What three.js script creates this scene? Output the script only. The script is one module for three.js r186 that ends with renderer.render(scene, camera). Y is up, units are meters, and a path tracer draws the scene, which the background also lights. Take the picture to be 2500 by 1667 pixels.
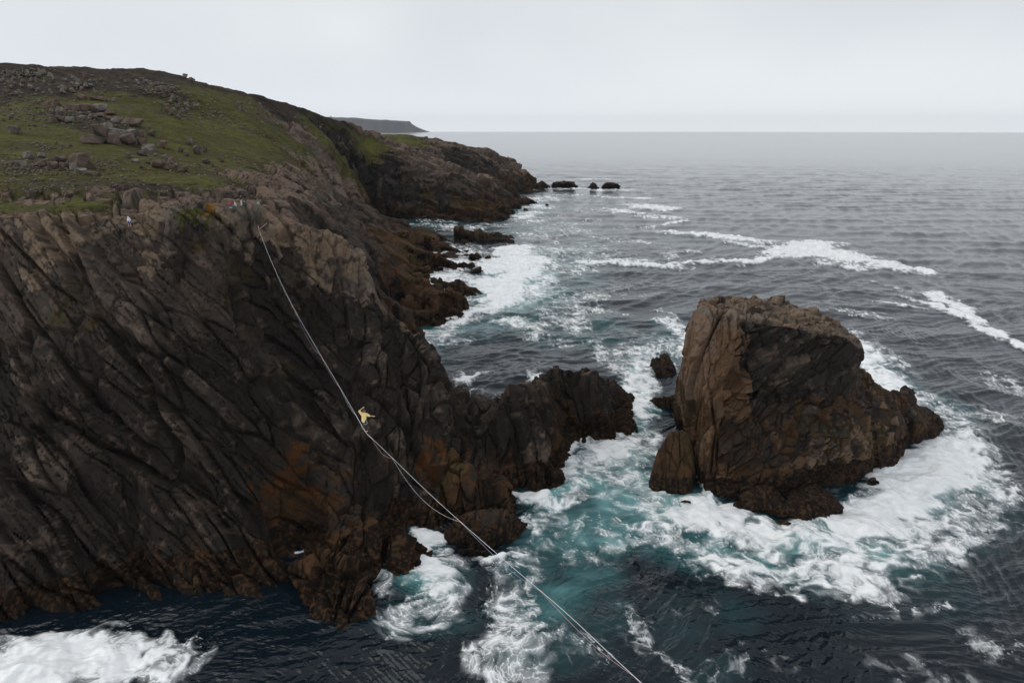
import * as THREE from 'three';
import { ConvexHull } from 'three/addons/math/ConvexHull.js';
import { mergeGeometries, mergeVertices, toCreasedNormals } from 'three/addons/utils/BufferGeometryUtils.js';

/* ------------------------------------------------------------------ camera, sky, sun, exposure */
const LAND_CELL = 0.0021, SEA_CELL = 0.0018;
const EYE = 60, PITCH = 17.3 * Math.PI / 180, FOCAL = 1667;      // metres above the sea; the photograph is 2500 x 1667
const scene = new THREE.Scene();
const camera = new THREE.PerspectiveCamera(53.13, 1024 / 682, 0.5, 60000);
camera.position.set(0, EYE, 0);
camera.rotation.set(-PITCH, 0, 0);
const renderer = new THREE.WebGLRenderer({ antialias: true });
renderer.toneMapping = THREE.LinearToneMapping;
renderer.toneMappingExposure = 1.08;
renderer.shadowMap.enabled = true;

/* overcast sun: weak, very soft, high on the left, a little beyond the headland */
const sun = new THREE.DirectionalLight(new THREE.Color(1, 0.96, 0.88), 1.35);
sun.position.set(-460, 420, -260); sun.target.position.set(0, 0, -130);
sun.castShadow = true; sun.shadow.radius = 110;
Object.assign(sun.shadow.camera, { left: -600, right: 600, top: 600, bottom: -600, near: 1, far: 2000 });
sun.shadow.mapSize.set(4096, 4096);
scene.add(sun, sun.target);

scene.fog = new THREE.FogExp2(new THREE.Color(0.80, 0.86, 0.93), 0.000026);

/* ------------------------------------------------------------------ noise */
const { floor, min, max, abs, sqrt, exp, log, sin, cos, tan, PI, imul, hypot, round, ceil, pow } = Math;
const hash3 = (x, y, z) => { let h = imul(x, 374761393) ^ imul(y, 668265263) ^ imul(z, 2147483647 - 1013904223); h = imul(h ^ (h >>> 13), 1274126177); h ^= h >>> 16; h = imul(h, 2246822519 | 0); return (h ^ (h >>> 15)) >>> 0; };
const h01 = (x, y, z) => hash3(x, y, z) / 4294967296;
let seed = 12345; const rnd = () => { seed = (imul(seed, 1664525) + 1013904223) >>> 0; return seed / 4294967296; };
const R = (a, b) => a + (b - a) * rnd();
const lerp = (a, b, t) => a + (b - a) * t;
const clamp = (x, a = 0, b = 1) => x < a ? a : x > b ? b : x;
const smooth = (a, b, x) => { const t = clamp((x - a) / (b - a)); return t * t * (3 - 2 * t); };
function vnoise3(x, y, z) {                                       // -1 .. 1
  const xi = floor(x), yi = floor(y), zi = floor(z); let u = x - xi, v = y - yi, w = z - zi;
  u = u * u * u * (u * (u * 6 - 15) + 10); v = v * v * v * (v * (v * 6 - 15) + 10); w = w * w * w * (w * (w * 6 - 15) + 10);
  const a = lerp(lerp(h01(xi, yi, zi), h01(xi + 1, yi, zi), u), lerp(h01(xi, yi + 1, zi), h01(xi + 1, yi + 1, zi), u), v);
  const b = lerp(lerp(h01(xi, yi, zi + 1), h01(xi + 1, yi, zi + 1), u), lerp(h01(xi, yi + 1, zi + 1), h01(xi + 1, yi + 1, zi + 1), u), v);
  return lerp(a, b, w) * 2 - 1;
}
function vnoise2(x, y, s = 0) {
  const xi = floor(x), yi = floor(y); let u = x - xi, v = y - yi; u = u * u * (3 - 2 * u); v = v * v * (3 - 2 * v);
  return lerp(lerp(h01(xi, yi, s), h01(xi + 1, yi, s), u), lerp(h01(xi, yi + 1, s), h01(xi + 1, yi + 1, s), u), v) * 2 - 1;
}
const fbm3 = (x, y, z, o) => { let a = 0.5, s = 0; for (let i = 0; i < o; i++) { s += a * vnoise3(x, y, z); x = x * 2.03 + 7.1; y = y * 2.03 + 3.7; z = z * 2.03 + 5.3; a *= 0.5; } return s; };
const fbm2 = (x, y, o, s = 0) => { let a = 0.5, t = 0; for (let i = 0; i < o; i++) { t += a * vnoise2(x, y, s + i); const q = x; x = x * 1.62 - y * 1.18 + 7.1; y = q * 1.18 + y * 1.62 + 3.7; a *= 0.5; } return t; };
const W3 = { f1: 0, f2: 0, id: 0, x: 0, y: 0, z: 0 };
function worley3(x, y, z) {                                       // nearest and second nearest feature point
  const xi = floor(x), yi = floor(y), zi = floor(z); let f1 = 9, f2 = 9, id = 0, vx = 0, vy = 0, vz = 0;
  for (let k = -1; k < 2; k++) for (let j = -1; j < 2; j++) for (let i = -1; i < 2; i++) {
    const h = hash3(xi + i, yi + j, zi + k);
    const dx = xi + i + (h & 1023) / 1023 - x, dy = yi + j + ((h >>> 10) & 1023) / 1023 - y, dz = zi + k + ((h >>> 20) & 1023) / 1023 - z;
    const d = dx * dx + dy * dy + dz * dz;
    if (d < f1) { f2 = f1; f1 = d; id = h; vx = dx; vy = dy; vz = dz; } else if (d < f2) f2 = d;
  }
  W3.x = vx; W3.y = vy; W3.z = vz; W3.f1 = sqrt(f1); W3.f2 = sqrt(f2); W3.id = (imul(id, 2654435761 | 0) >>> 8) / 16777216; return W3;
}
function worley2(x, y, s) {                                       // f2 - f1: small along the walls between cells
  const xi = floor(x), yi = floor(y); let f1 = 9, f2 = 9;
  for (let j = -1; j < 2; j++) for (let i = -1; i < 2; i++) {
    const h = hash3(xi + i, yi + j, s), dx = xi + i + (h & 4095) / 4095 - x, dy = yi + j + ((h >>> 12) & 4095) / 4095 - y, d = dx * dx + dy * dy;
    if (d < f1) { f2 = f1; f1 = d; } else if (d < f2) f2 = d;
  }
  return sqrt(f2) - sqrt(f1);
}

/* ------------------------------------------------------------------ the sky: an even overcast, paler low over the sea */
{
  const w = 512, h = 256, a = new Float32Array(w * h * 4);
  for (let j = 0; j < h; j++) for (let i = 0; i < w; i++) {
    const el = ((j + 0.5) / h - 0.5) * PI, az = ((i + 0.5) / w - 0.5) * 2 * PI, x = cos(el) * cos(az), y = sin(el), z = cos(el) * sin(az);
    const up = clamp(y, 0, 1), n = fbm3(x * 2.2 + 3, y * 5 + 1, z * 2.2, 4);
    const t = 1 - exp(-up * 6.5);
    const l = lerp(0.88, 0.60, t) * (1 + 0.2 * n * smooth(0, 0.12, up));
    const blue = lerp(1.03, 1.075, t) - 0.05 * n, o = (j * w + i) * 4;
    a[o] = l * 0.953; a[o + 1] = l; a[o + 2] = l * blue; a[o + 3] = 1;
  }
  const sky = new THREE.DataTexture(a, w, h, THREE.RGBAFormat, THREE.FloatType);
  sky.mapping = THREE.EquirectangularReflectionMapping; sky.magFilter = sky.minFilter = THREE.LinearFilter; sky.needsUpdate = true;
  scene.background = sky; scene.environment = sky;
}

/* ------------------------------------------------------------------ surveying: a sighted direction and a known height or distance give a point */
const cP = cos(PITCH), sP = sin(PITCH);
const V = (x, y, z) => new THREE.Vector3(x, y, z);
const ray = (px, py) => V(px - 1250, -sP * FOCAL + cP * (833.5 - py), -cP * FOCAL - sP * (833.5 - py));
const atH = (px, py, h) => { const r = ray(px, py), t = (h - EYE) / r.y; return V(r.x * t, h, r.z * t); };          // known height
const atD = (px, py, d) => { const r = ray(px, py), t = d / -r.z; return V(r.x * t, EYE + r.y * t, -d); };           // known distance out to sea
const atW = (px, d, h) => V((px - 1250) * (d * cP + (EYE - h) * sP) / FOCAL, h, -d);                                 // both known, bearing sighted

const named = new Map();
const numbered = (n) => { const k = named.get(n) || 0; named.set(n, k + 1); return k ? `${n}_${String(k).padStart(3, '0')}` : n; };
function put(o, name, label, category, group, kind) {
  o.name = numbered(name); const u = o.userData; if (label) u.label = label; if (category) u.category = category; if (group) u.group = group; if (kind) u.kind = kind;
  o.traverse((m) => { if (m.isMesh) { m.castShadow = true; m.receiveShadow = true; } });
  scene.add(o); return o;
}
function part(parent, name, geo, mat, label) { const m = new THREE.Mesh(geo, mat); m.name = name; m.castShadow = m.receiveShadow = true; if (label) m.userData.label = label; parent.add(m); return m; }

/* ------------------------------------------------------------------ fine relief of rock, as a periodic tile */
function tile(n, fn) {                                             // fn(px, py) -> 0..255 grey
  const a = new Uint8Array(n * n * 4);
  for (let j = 0; j < n; j++) for (let i = 0; i < n; i++) { const v = clamp(fn(i / n, j / n)) * 255, o = (j * n + i) * 4; a[o] = a[o + 1] = a[o + 2] = v; a[o + 3] = 255; }
  const t = new THREE.DataTexture(a, n, n); t.wrapS = t.wrapT = THREE.RepeatWrapping; t.magFilter = THREE.LinearFilter; t.minFilter = THREE.LinearMipmapLinearFilter; t.generateMipmaps = true; t.needsUpdate = true; return t;
}
function pnoise(u, v, f, s) {                                      // periodic value noise, f cells round
  const x = u * f, y = v * f, xi = floor(x), yi = floor(y); let a = x - xi, b = y - yi; a = a * a * (3 - 2 * a); b = b * b * (3 - 2 * b);
  const m = (k) => ((k % f) + f) % f, g = (i, j) => h01(m(i), m(j), s);
  return lerp(lerp(g(xi, yi), g(xi + 1, yi), a), lerp(g(xi, yi + 1), g(xi + 1, yi + 1), a), b);
}
const rockRelief = tile(512, (u, v) => { let s = 0, a = 0.5; for (let o = 0, f = 12; o < 5; o++, f *= 2, a *= 0.55) s += a * (1 - abs(2 * pnoise(u, v, f, 40 + o) - 1)); return s * 0.8; });
const rippleWaves = []; for (let i = 0; i < 44; i++) { const k = 7 * pow(1.075, i), t = 1.1 + R(-1.1, 1.1); rippleWaves.push([round(k * cos(t)), round(k * sin(t)), 1 / pow(k, 0.85), R(0, PI)]); }
const rippleSum = rippleWaves.reduce((s, w) => s + w[2], 0);
const rippleRelief = tile(1024, (u, v) => { let s = 0; for (const [x, y, a, ph] of rippleWaves) s += a * (1 - abs(sin(PI * (x * u + y * v) + ph))); return (s / rippleSum - 0.36) * 2.6 + 0.5; });

const landMaterial = new THREE.MeshPhysicalMaterial({ vertexColors: true, roughness: 0.9, specularIntensity: 0.12, bumpMap: rockRelief, bumpScale: 0.12 });
const rockMaterial = new THREE.MeshPhysicalMaterial({ vertexColors: true, roughness: 0.75, specularIntensity: 0.2, bumpMap: rockRelief, bumpScale: 0.1 });

/* ------------------------------------------------------------------ jointed rock: slabs and blocks cut by cracks, each block standing at its own height */
function frame(b, n, long = 1) { b = b.clone().normalize(); const a = V(0, 0, 0).crossVectors(b, n).normalize(); return { a, b, c: V(0, 0, 0).crossVectors(a, b).normalize(), long }; }
const OUT = { id: 0, id2: 0, w: 0, key: 0 };
function blocks(p, f, sa, sb, sc, amp, crack) {                    // one generation of joints
  const wx = vnoise3(p.x * 0.11, p.y * 0.11, p.z * 0.11) * 0.55, wy = vnoise3(p.x * 0.3 + 9, p.y * 0.3, p.z * 0.3) * 0.16;
  const a = p.x * f.a.x + p.y * f.a.y + p.z * f.a.z + wx + wy, b = p.x * f.b.x + p.y * f.b.y + p.z * f.b.z + wy * 2, c = p.x * f.c.x + p.y * f.c.y + p.z * f.c.z - wx;
  const w = worley3(a / sa, b / (sb * f.long), c / sc), e = w.f2 - w.f1, m = smooth(0, 0.09, e), i2 = (w.id * 7.31) % 1, i3 = (w.id * 13.7) % 1;
  OUT.id = w.id; OUT.w = e;
  return amp * m * ((w.id - 0.5) * 2 + (i2 - 0.5) * 1.2 * w.x + (i3 - 0.5) * 1.6 * w.y + (i2 + i3 - 1) * 1.0 * w.z) - (1 - smooth(0, 0.085, e)) * crack;   // every block at its own height and tilt
}
function jointed(p, f, size, fine) {                               // three generations, coarse to fine
  let d = blocks(p, f, 5.6 * size, 19 * size, 9 * size, 1.1 * size, 0.9 * size); const id0 = OUT.id;
  d += blocks(p, f, 2.0 * size, 6.8 * size, 4.0 * size, 0.62 * size, 0.7 * size); const id1 = OUT.id;
  if (fine) d += blocks(p, f, 0.8 * size, 2.6 * size, 1.7 * size, 0.16 * size, 0.22 * size);
  OUT.id2 = 0.3 * id0 + 0.45 * id1 + 0.25 * OUT.id; OUT.key = floor(id1 * 65536); return d;
}

/* base colours, linear; dark has cliff-face shade worked into it */
const C = {
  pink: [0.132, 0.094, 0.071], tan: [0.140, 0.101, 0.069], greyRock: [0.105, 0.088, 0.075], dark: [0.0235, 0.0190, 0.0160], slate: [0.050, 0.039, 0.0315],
  brown: [0.058, 0.031, 0.0150], rust: [0.074, 0.029, 0.0095], weed: [0.014, 0.010, 0.007], olive: [0.040, 0.030, 0.014],
  warm: [0.108, 0.064, 0.037], lichen: [0.15, 0.072, 0.014], lushGrass: [0.046, 0.048, 0.012],
  grass: [0.058, 0.056, 0.0155], moss: [0.074, 0.076, 0.0145], dry: [0.085, 0.068, 0.033], heath: [0.032, 0.0245, 0.019],
};
const mix3 = (o, c, t) => { o[0] += (c[0] - o[0]) * t; o[1] += (c[1] - o[1]) * t; o[2] += (c[2] - o[2]) * t; };

/* uv in metres along the ground or up the rock face */
function metresUV(pos) { const n = pos.length / 3, uv = new Float32Array(n * 2); for (let i = 0; i < n; i++) { const x = pos[3 * i], y = pos[3 * i + 1], z = pos[3 * i + 2]; uv[2 * i] = (x + 0.37 * z) / 14; uv[2 * i + 1] = (y - 0.71 * z + 0.13 * x) / 14; } return uv; }
function meshGeometry(pos, idx, col, facets) {
  const g = new THREE.BufferGeometry(); g.setAttribute('position', new THREE.BufferAttribute(pos, 3)); g.setIndex(new THREE.BufferAttribute(idx, 1));
  if (col) g.setAttribute('color', new THREE.BufferAttribute(col, 3)); g.setAttribute('uv', new THREE.BufferAttribute(metresUV(pos), 2)); if (!facets) g.computeVertexNormals(); return g;
}

/* a closed surface round the inside (negative) of a distance function: one vertex to each crossed cell of an even grid */
function surfaceNet(f, lo, hi, cell) {
  const nx = ceil((hi.x - lo.x) / cell) + 1, ny = ceil((hi.y - lo.y) / cell) + 1, nz = ceil((hi.z - lo.z) / cell) + 1;
  const v = new Float32Array(nx * ny * nz), at = new Int32Array(nx * ny * nz).fill(-1), pos = [], idx = [];
  for (let k = 0, q = 0; k < nz; k++) for (let j = 0; j < ny; j++) for (let i = 0; i < nx; i++, q++) v[q] = f(lo.x + i * cell, lo.y + j * cell, lo.z + k * cell);
  const sx = 1, sy = nx, sz = nx * ny, off = [0, sx, sy, sx + sy, sz, sz + sx, sz + sy, sz + sx + sy];
  const E = [[0, 1], [2, 3], [4, 5], [6, 7], [0, 2], [1, 3], [4, 6], [5, 7], [0, 4], [1, 5], [2, 6], [3, 7]];
  for (let k = 0; k < nz - 1; k++) for (let j = 0; j < ny - 1; j++) for (let i = 0; i < nx - 1; i++) {
    const q = i + j * sy + k * sz; let m = 0; for (let c = 0; c < 8; c++) if (v[q + off[c]] < 0) m |= 1 << c;
    if (m === 0 || m === 255) continue;
    let x = 0, y = 0, z = 0, n = 0;
    for (const [a, b] of E) { const va = v[q + off[a]], vb = v[q + off[b]]; if ((va < 0) === (vb < 0)) continue; const t = va / (va - vb); x += (a & 1) + t * ((b & 1) - (a & 1)); y += (a >> 1 & 1) + t * ((b >> 1 & 1) - (a >> 1 & 1)); z += (a >> 2) + t * ((b >> 2) - (a >> 2)); n++; }
    at[q] = pos.length / 3; pos.push(lo.x + (i + x / n) * cell, lo.y + (j + y / n) * cell, lo.z + (k + z / n) * cell);
  }
  const quad = (a, b, c, d, flip) => { if (a < 0 || b < 0 || c < 0 || d < 0) return; flip ? idx.push(a, c, b, a, d, c) : idx.push(a, b, c, a, c, d); };
  for (let k = 1; k < nz - 1; k++) for (let j = 1; j < ny - 1; j++) for (let i = 1; i < nx - 1; i++) {
    const q = i + j * sy + k * sz, s = v[q] < 0;
    if (s !== v[q + sx] < 0) quad(at[q - sy - sz], at[q - sz], at[q], at[q - sy], !s);
    if (s !== v[q + sy] < 0) quad(at[q - sx - sz], at[q - sx], at[q], at[q - sz], !s);
    if (s !== v[q + sz] < 0) quad(at[q - sx - sy], at[q - sy], at[q], at[q - sx], !s);
  }
  return { pos: new Float32Array(pos), idx: new Uint32Array(idx) };
}
function normalsOf(pos, idx) { const g = new THREE.BufferGeometry(); g.setAttribute('position', new THREE.BufferAttribute(pos, 3)); g.setIndex(new THREE.BufferAttribute(idx, 1)); g.computeVertexNormals(); return g.attributes.normal.array; }

/* ------------------------------------------------------------------ the survey of the coast: spot heights with what grows or weathers there
   G grass, H heath, P pale pink granite, T tan granite, D dark rock with cliff shade put into its colour, S grey slate-dark rock, B brown weedy rock, R rust-stained rock, K warm brown rock */
const ZONES = 'GHPTDSBRK', spots = [];
const spot = (p, z) => spots.push({ x: p.x, z: p.z, h: p.y, k: ZONES.indexOf(z) });
const list = (s) => s.split(',').map((t) => t.trim().split(/\s+/)).filter((t) => t.length > 2);
const byDistance = (s, zone) => list(s).forEach(([a, b, c, z]) => spot(atD(+a, +b, +c), z || zone));
const byHeight = (s, zone) => list(s).forEach(([a, b, c, z]) => spot(atH(+a, +b, +c), z || zone));
const hidden = (s, zone) => list(s).forEach(([a, b, c, z]) => spot(atW(+a, +b, +c), z || zone));

/* the waterline, from the left round the near headland, its tail, the ledges, the cove and the far headlands */
const coast = [];
const shore = (s, zone = 'B') => s.split(',').forEach((t) => { const [a, b] = t.trim().split(/\s+/).map(Number); const p = atH(a, b, 0); coast.push(p); spot(p, zone); });
const shoreHidden = (s, zone = 'B') => s.split(',').forEach((t) => { const [a, d] = t.trim().split(/\s+/).map(Number); const p = atW(a, d, 0); coast.push(p); spot(p, zone); });
shore('-700 1700, -420 1625, -150 1560, 0 1530, 60 1525, 190 1495, 260 1475, 300 1455, 345 1450, 368 1428, 400 1443, 460 1442, 520 1440, 600 1432, 640 1448, 690 1452, 745 1450, 757 1490, 790 1508, 828 1515, 880 1495, 905 1460, 918 1425, 902 1388, 940 1393, 985 1372, 1021 1350, 1008 1334, 975 1318, 973 1297, 1020 1291, 1071 1288');
shore('1130 1278, 1220 1272, 1290 1264, 1310 1245, 1283 1215, 1265 1197, 1330 1205, 1365 1211, 1400 1214, 1394 1167, 1371 1150, 1392 1110, 1379 1070, 1409 1083, 1459 1077, 1512 1079, 1551 1045, 1540 987, 1535 955');
shoreHidden('1490 160, 1400 158, 1320 154, 1250 148, 1180 143, 1100 146, 1040 158, 1000 180');
shore('1029 801, 1083 793, 1106 778, 1148 751, 1151 728, 1178 724, 1174 711, 1146 700, 1150 684, 1146 658, 1120 650, 1067 635, 1098 635, 1136 629, 1201 621, 1190 606, 1159 585, 1113 576, 1067 568, 987 564, 914 546, 893 530');
shore('899 525, 968 529, 1044 535, 1102 537, 1140 543, 1190 540, 1243 537, 1243 525, 1232 514, 1282 514, 1272 504, 1331 502, 1312 495, 1264 484, 1257 469, 1312 470, 1333 460, 1305 449, 1285 445');
shoreHidden('1262 930, 1180 1010, 1000 1120, 800 1200, 400 1230, -200 1230, -900 1230, -1400 500, -1200 120');

/* near headland: rim, big dark face, gully, right-hand wall, saddle, columned fin and its tail */
byDistance(`-400 565 120, -200 550 120, 0 543 118, 100 535 117, 200 532 117, 290 536 116, 356 518 115, 420 511 115, 504 508 115, 560 513 114, 612 523 114, 655 533 117, 700 545 119`, 'T');
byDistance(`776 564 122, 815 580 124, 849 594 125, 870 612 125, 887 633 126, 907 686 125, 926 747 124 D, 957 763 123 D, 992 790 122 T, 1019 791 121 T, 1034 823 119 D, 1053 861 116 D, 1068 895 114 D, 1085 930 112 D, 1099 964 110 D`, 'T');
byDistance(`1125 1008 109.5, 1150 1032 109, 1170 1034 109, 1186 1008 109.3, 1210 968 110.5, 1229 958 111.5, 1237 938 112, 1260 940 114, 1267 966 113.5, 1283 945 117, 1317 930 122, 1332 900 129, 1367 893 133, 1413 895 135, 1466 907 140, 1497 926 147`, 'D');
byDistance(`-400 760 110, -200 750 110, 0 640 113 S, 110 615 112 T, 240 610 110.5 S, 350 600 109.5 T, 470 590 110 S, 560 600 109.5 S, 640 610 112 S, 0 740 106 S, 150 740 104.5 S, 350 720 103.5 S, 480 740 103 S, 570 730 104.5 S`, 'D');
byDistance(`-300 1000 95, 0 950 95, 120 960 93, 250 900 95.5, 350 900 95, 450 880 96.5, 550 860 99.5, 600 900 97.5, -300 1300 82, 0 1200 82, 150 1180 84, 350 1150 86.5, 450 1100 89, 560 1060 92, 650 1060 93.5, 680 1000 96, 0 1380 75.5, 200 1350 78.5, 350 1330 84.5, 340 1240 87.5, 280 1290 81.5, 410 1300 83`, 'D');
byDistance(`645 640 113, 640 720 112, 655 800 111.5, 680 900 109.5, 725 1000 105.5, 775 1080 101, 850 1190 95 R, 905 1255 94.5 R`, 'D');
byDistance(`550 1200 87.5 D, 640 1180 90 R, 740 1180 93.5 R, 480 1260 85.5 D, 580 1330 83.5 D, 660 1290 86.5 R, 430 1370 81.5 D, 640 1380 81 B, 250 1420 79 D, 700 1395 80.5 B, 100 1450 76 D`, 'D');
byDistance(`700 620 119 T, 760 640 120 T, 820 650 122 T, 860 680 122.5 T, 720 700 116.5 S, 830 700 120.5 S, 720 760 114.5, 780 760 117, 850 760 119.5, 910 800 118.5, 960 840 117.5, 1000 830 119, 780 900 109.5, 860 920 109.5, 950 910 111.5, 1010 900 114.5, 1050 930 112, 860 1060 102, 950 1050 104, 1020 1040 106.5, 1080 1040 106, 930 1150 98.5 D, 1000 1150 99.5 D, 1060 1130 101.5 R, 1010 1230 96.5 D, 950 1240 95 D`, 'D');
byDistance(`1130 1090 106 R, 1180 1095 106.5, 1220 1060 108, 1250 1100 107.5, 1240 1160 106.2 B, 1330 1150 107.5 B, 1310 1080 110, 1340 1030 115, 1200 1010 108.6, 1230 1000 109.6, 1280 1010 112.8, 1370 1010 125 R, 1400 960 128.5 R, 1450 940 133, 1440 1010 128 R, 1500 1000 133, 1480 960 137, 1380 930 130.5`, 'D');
byDistance(`1110 1148 100.5, 1130 1150 98.5, 1195 1158 98.5 R, 1240 1190 99.5, 1270 1206 100.5, 1160 1210 96, 1240 1230 98.2, 1090 1210 95.5, 1300 1235 100.4`, 'B');
byDistance(`760 1378 79, 790 1372 79.5, 830 1382 78.5, 880 1390 79, 900 1420 76.2, 770 1440 76.4, 850 1450 75.2, 690 1372 82, 800 1270 90, 845 1255 91.5, 880 1240 92.5, 905 1270 90, 960 1300 89, 985 1330 86.5, 880 1320 85.3, 820 1330 84.8, 780 1310 86.8`, 'B');
byHeight(`715 1350 -.9, 735 1352 -.9, 757 1350 -.9, 735 1340 0.2, 690 1346 1.2, 785 1346 1.4, 735 1366 1.0`, 'B');
/* lee side of the near headland, out of sight from here */
hidden(`1150 116 5, 560 150 43.5, 700 150 39 S, 776 152 32, 850 155 24, 907 152 13, 960 150 9, 1010 145 8, 1050 135 9, 1090 125 9, 1140 122 5, 1200 124 6, 1260 130 5.5, 1300 138 6, 1380 148 6, 1450 152 4, 880 185 14, 940 180 7`, 'S');
/* the slabs behind, the heath and grass basin, and the hill */
byDistance(`-400 520 135 H, -300 480 150 H, 0 505 132 G, 100 512 128 G, 200 505 128 G, 100 480 142 P, 0 470 150 P, 200 485 138 P, 330 490 136 P, 300 470 148 G, 420 490 134 P, 560 497 130 P, 640 510 134 P, 700 522 138 P, 130 450 160 G, 0 440 164 G, 260 440 166 G, 360 460 156 H, 460 470 152 P, 560 470 160 P, 660 490 158 P, 740 515 160 S, 800 530 170 S`, 'P');
byDistance(`-400 440 170, -400 330 240, 0 405 180, 80 405 178 H, 205 408 178 G, 160 395 184 P, 300 420 178, 400 440 170, 430 400 200, 480 445 172, 560 440 205, 640 425 255 H, 330 380 215, 200 370 212, 60 370 205, 0 340 220, 120 330 236, 270 350 236 G, 240 315 258 H, 340 330 262, 200 270 290 H, 100 260 290, 0 280 265, 330 270 300 G, 450 300 305, 430 350 262, 520 380 262, 520 430 196 G, 560 330 330, 600 380 290, 620 415 250 G, 600 440 215 P, 560 290 370, 640 300 395, 660 350 345, 690 395 320, 480 230 380, 700 330 415, 740 350 420, 600 250 430`, 'G');
byDistance(`-400 150 360, -400 230 310, 0 225 315, 100 215 330, 0 185 345 H, 100 190 352, 200 205 350, 250 240 325 G, 330 200 380 H, 250 185 380, 400 220 370 H, 420 190 415 H`, 'H');
byDistance(`-200 148 360, 0 151 362, 80 160 365, 190 171 380, 260 167 400, 350 163 420, 440 177 430, 470 194 434, 560 214 450, 620 229 462, 700 246 482, 760 270 505, 800 286 518, 830 294 530, 860 305 540 P`, 'H');
hidden(`-900 420 85, -600 480 80, -200 430 83, 0 440 80, 190 470 76, 350 510 82, 440 520 78, 560 540 68, 700 570 58, 800 610 48, 0 600 62, 350 700 60, 700 750 46, -600 700 60, 860 620 48, 0 1000 45, 500 1000 42, 800 900 40, -800 1000 45, 300 1180 15, 700 1150 15, -300 1180 15, -800 1180 20`, 'G');
/* granite slope down to the ledges, the dark ground behind the headland, ledges and their pool */
byDistance(`640 450 205, 700 450 235, 700 480 205, 760 490 215 S, 620 440 220, 740 430 300, 700 420 300, 760 400 380, 760 450 280, 800 460 330, 800 500 275 S, 840 470 400, 830 440 430, 820 400 450, 845 500 380 S, 870 515 420 S, 780 370 440, 810 345 470 G`, 'P');
byDistance(`800 550 192, 850 560 215, 860 600 190, 900 590 245, 880 630 200, 920 640 215, 900 670 200, 930 700 208, 850 530 290, 900 560 330, 870 545 350, 930 570 330 B, 960 600 290 B, 950 640 245 R, 960 680 225 R, 950 730 214 R, 985 760 210 B`, 'S');
byDistance(`1000 580 345, 1060 582 362, 1100 596 355, 1010 610 292, 1080 612 322, 1150 604 352, 1170 615 345, 1050 625 300, 1000 640 262, 1060 655 258, 1100 662 260, 1120 675 254, 1010 680 234, 1030 720 224, 1100 705 233, 1120 730 226, 1085 745 219, 1040 770 212, 1110 755 219, 1140 718 231`, 'B');
byHeight('1062 690 -.8, 1056 705 -.8, 1070 720 -.8, 1080 724 -.8, 1052 690 1.2, 1078 700 2.0, 1095 722 2.5, 1045 712 2.5', 'B');
/* gully, second and third headland */
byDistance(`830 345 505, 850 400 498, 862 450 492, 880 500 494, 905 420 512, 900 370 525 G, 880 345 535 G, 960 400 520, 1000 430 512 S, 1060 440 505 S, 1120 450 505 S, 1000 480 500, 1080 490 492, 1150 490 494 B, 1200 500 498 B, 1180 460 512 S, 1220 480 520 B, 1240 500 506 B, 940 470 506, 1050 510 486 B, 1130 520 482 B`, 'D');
byDistance(`890 318 548 P, 920 330 552 P, 960 350 556 P, 1010 368 552 P, 1060 385 548 P, 1095 400 545 P, 1130 412 545 P, 1165 425 545 P, 1190 432 548 P, 1215 448 556 S, 1240 463 566 S, 930 350 545 G, 1000 385 540 P, 1080 410 532 P, 1140 430 528 P`, 'P');
byDistance(`945 326 760 G, 1000 329 745 G, 1050 337 735, 1100 347 725, 1140 350 720, 1170 353 722, 1210 376 728, 1230 385 735, 1246 391 745, 1258 402 758, 1262 425 775 S, 1268 440 800 B, 1290 455 770 B, 1100 372 690 D, 1160 385 690 D, 1200 400 700 D, 1225 430 700 S, 1000 345 700 G, 1050 360 680, 1245 455 705 B`, 'P');
hidden(`1000 620 30, 1100 620 18, 1180 620 10, 900 650 44, 1000 850 42, 1100 820 38, 1180 830 30, 1235 850 18, 1100 950 20`, 'S');

/* sea bed outside the coastline */
const inside = (x, z, poly) => { let c = false; for (let i = 0, j = poly.length - 1; i < poly.length; j = i++) { const a = poly[i], b = poly[j]; if ((a.z > z) !== (b.z > z) && x < (b.x - a.x) * (z - a.z) / (b.z - a.z) + a.x) c = !c; } return c; };
const segDist = (x, z, a, b) => { const dx = b.x - a.x, dz = b.z - a.z, t = clamp(((x - a.x) * dx + (z - a.z) * dz) / (dx * dx + dz * dz + 1e-9)); return hypot(a.x + dx * t - x, a.z + dz * t - z); };
const coastDist = (x, z) => { let d = 1e9; for (let i = 0; i < coast.length; i++) d = min(d, segDist(x, z, coast[i], coast[(i + 1) % coast.length])); return d; };
for (let i = 0; i < coast.length - 1; i++) {
  const a = coast[i], b = coast[i + 1], l = hypot(b.x - a.x, b.z - a.z), nx = (b.z - a.z) / l, nz = -(b.x - a.x) / l;
  for (const s of [1, -1]) { const q = { x: (a.x + b.x) / 2 + s * nx * 4, z: (a.z + b.z) / 2 + s * nz * 4 }; if (!inside(q.x, q.z, coast) && coastDist(q.x, q.z) > 2.5) spots.push({ x: q.x, z: q.z, h: -4, k: 6 }); }
}
const X0 = -620, X1 = 160, Z0 = -1260, Z1 = -20;
for (let z = Z0; z <= Z1; z += 14) for (let x = X0; x <= X1; x += 14) { const q = { x: x + R(-3, 3), z: z + R(-3, 3) }; if (!inside(q.x, q.z, coast) && coastDist(q.x, q.z) > 7) spots.push({ x: q.x, z: q.z, h: -7, k: 6 }); }

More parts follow.
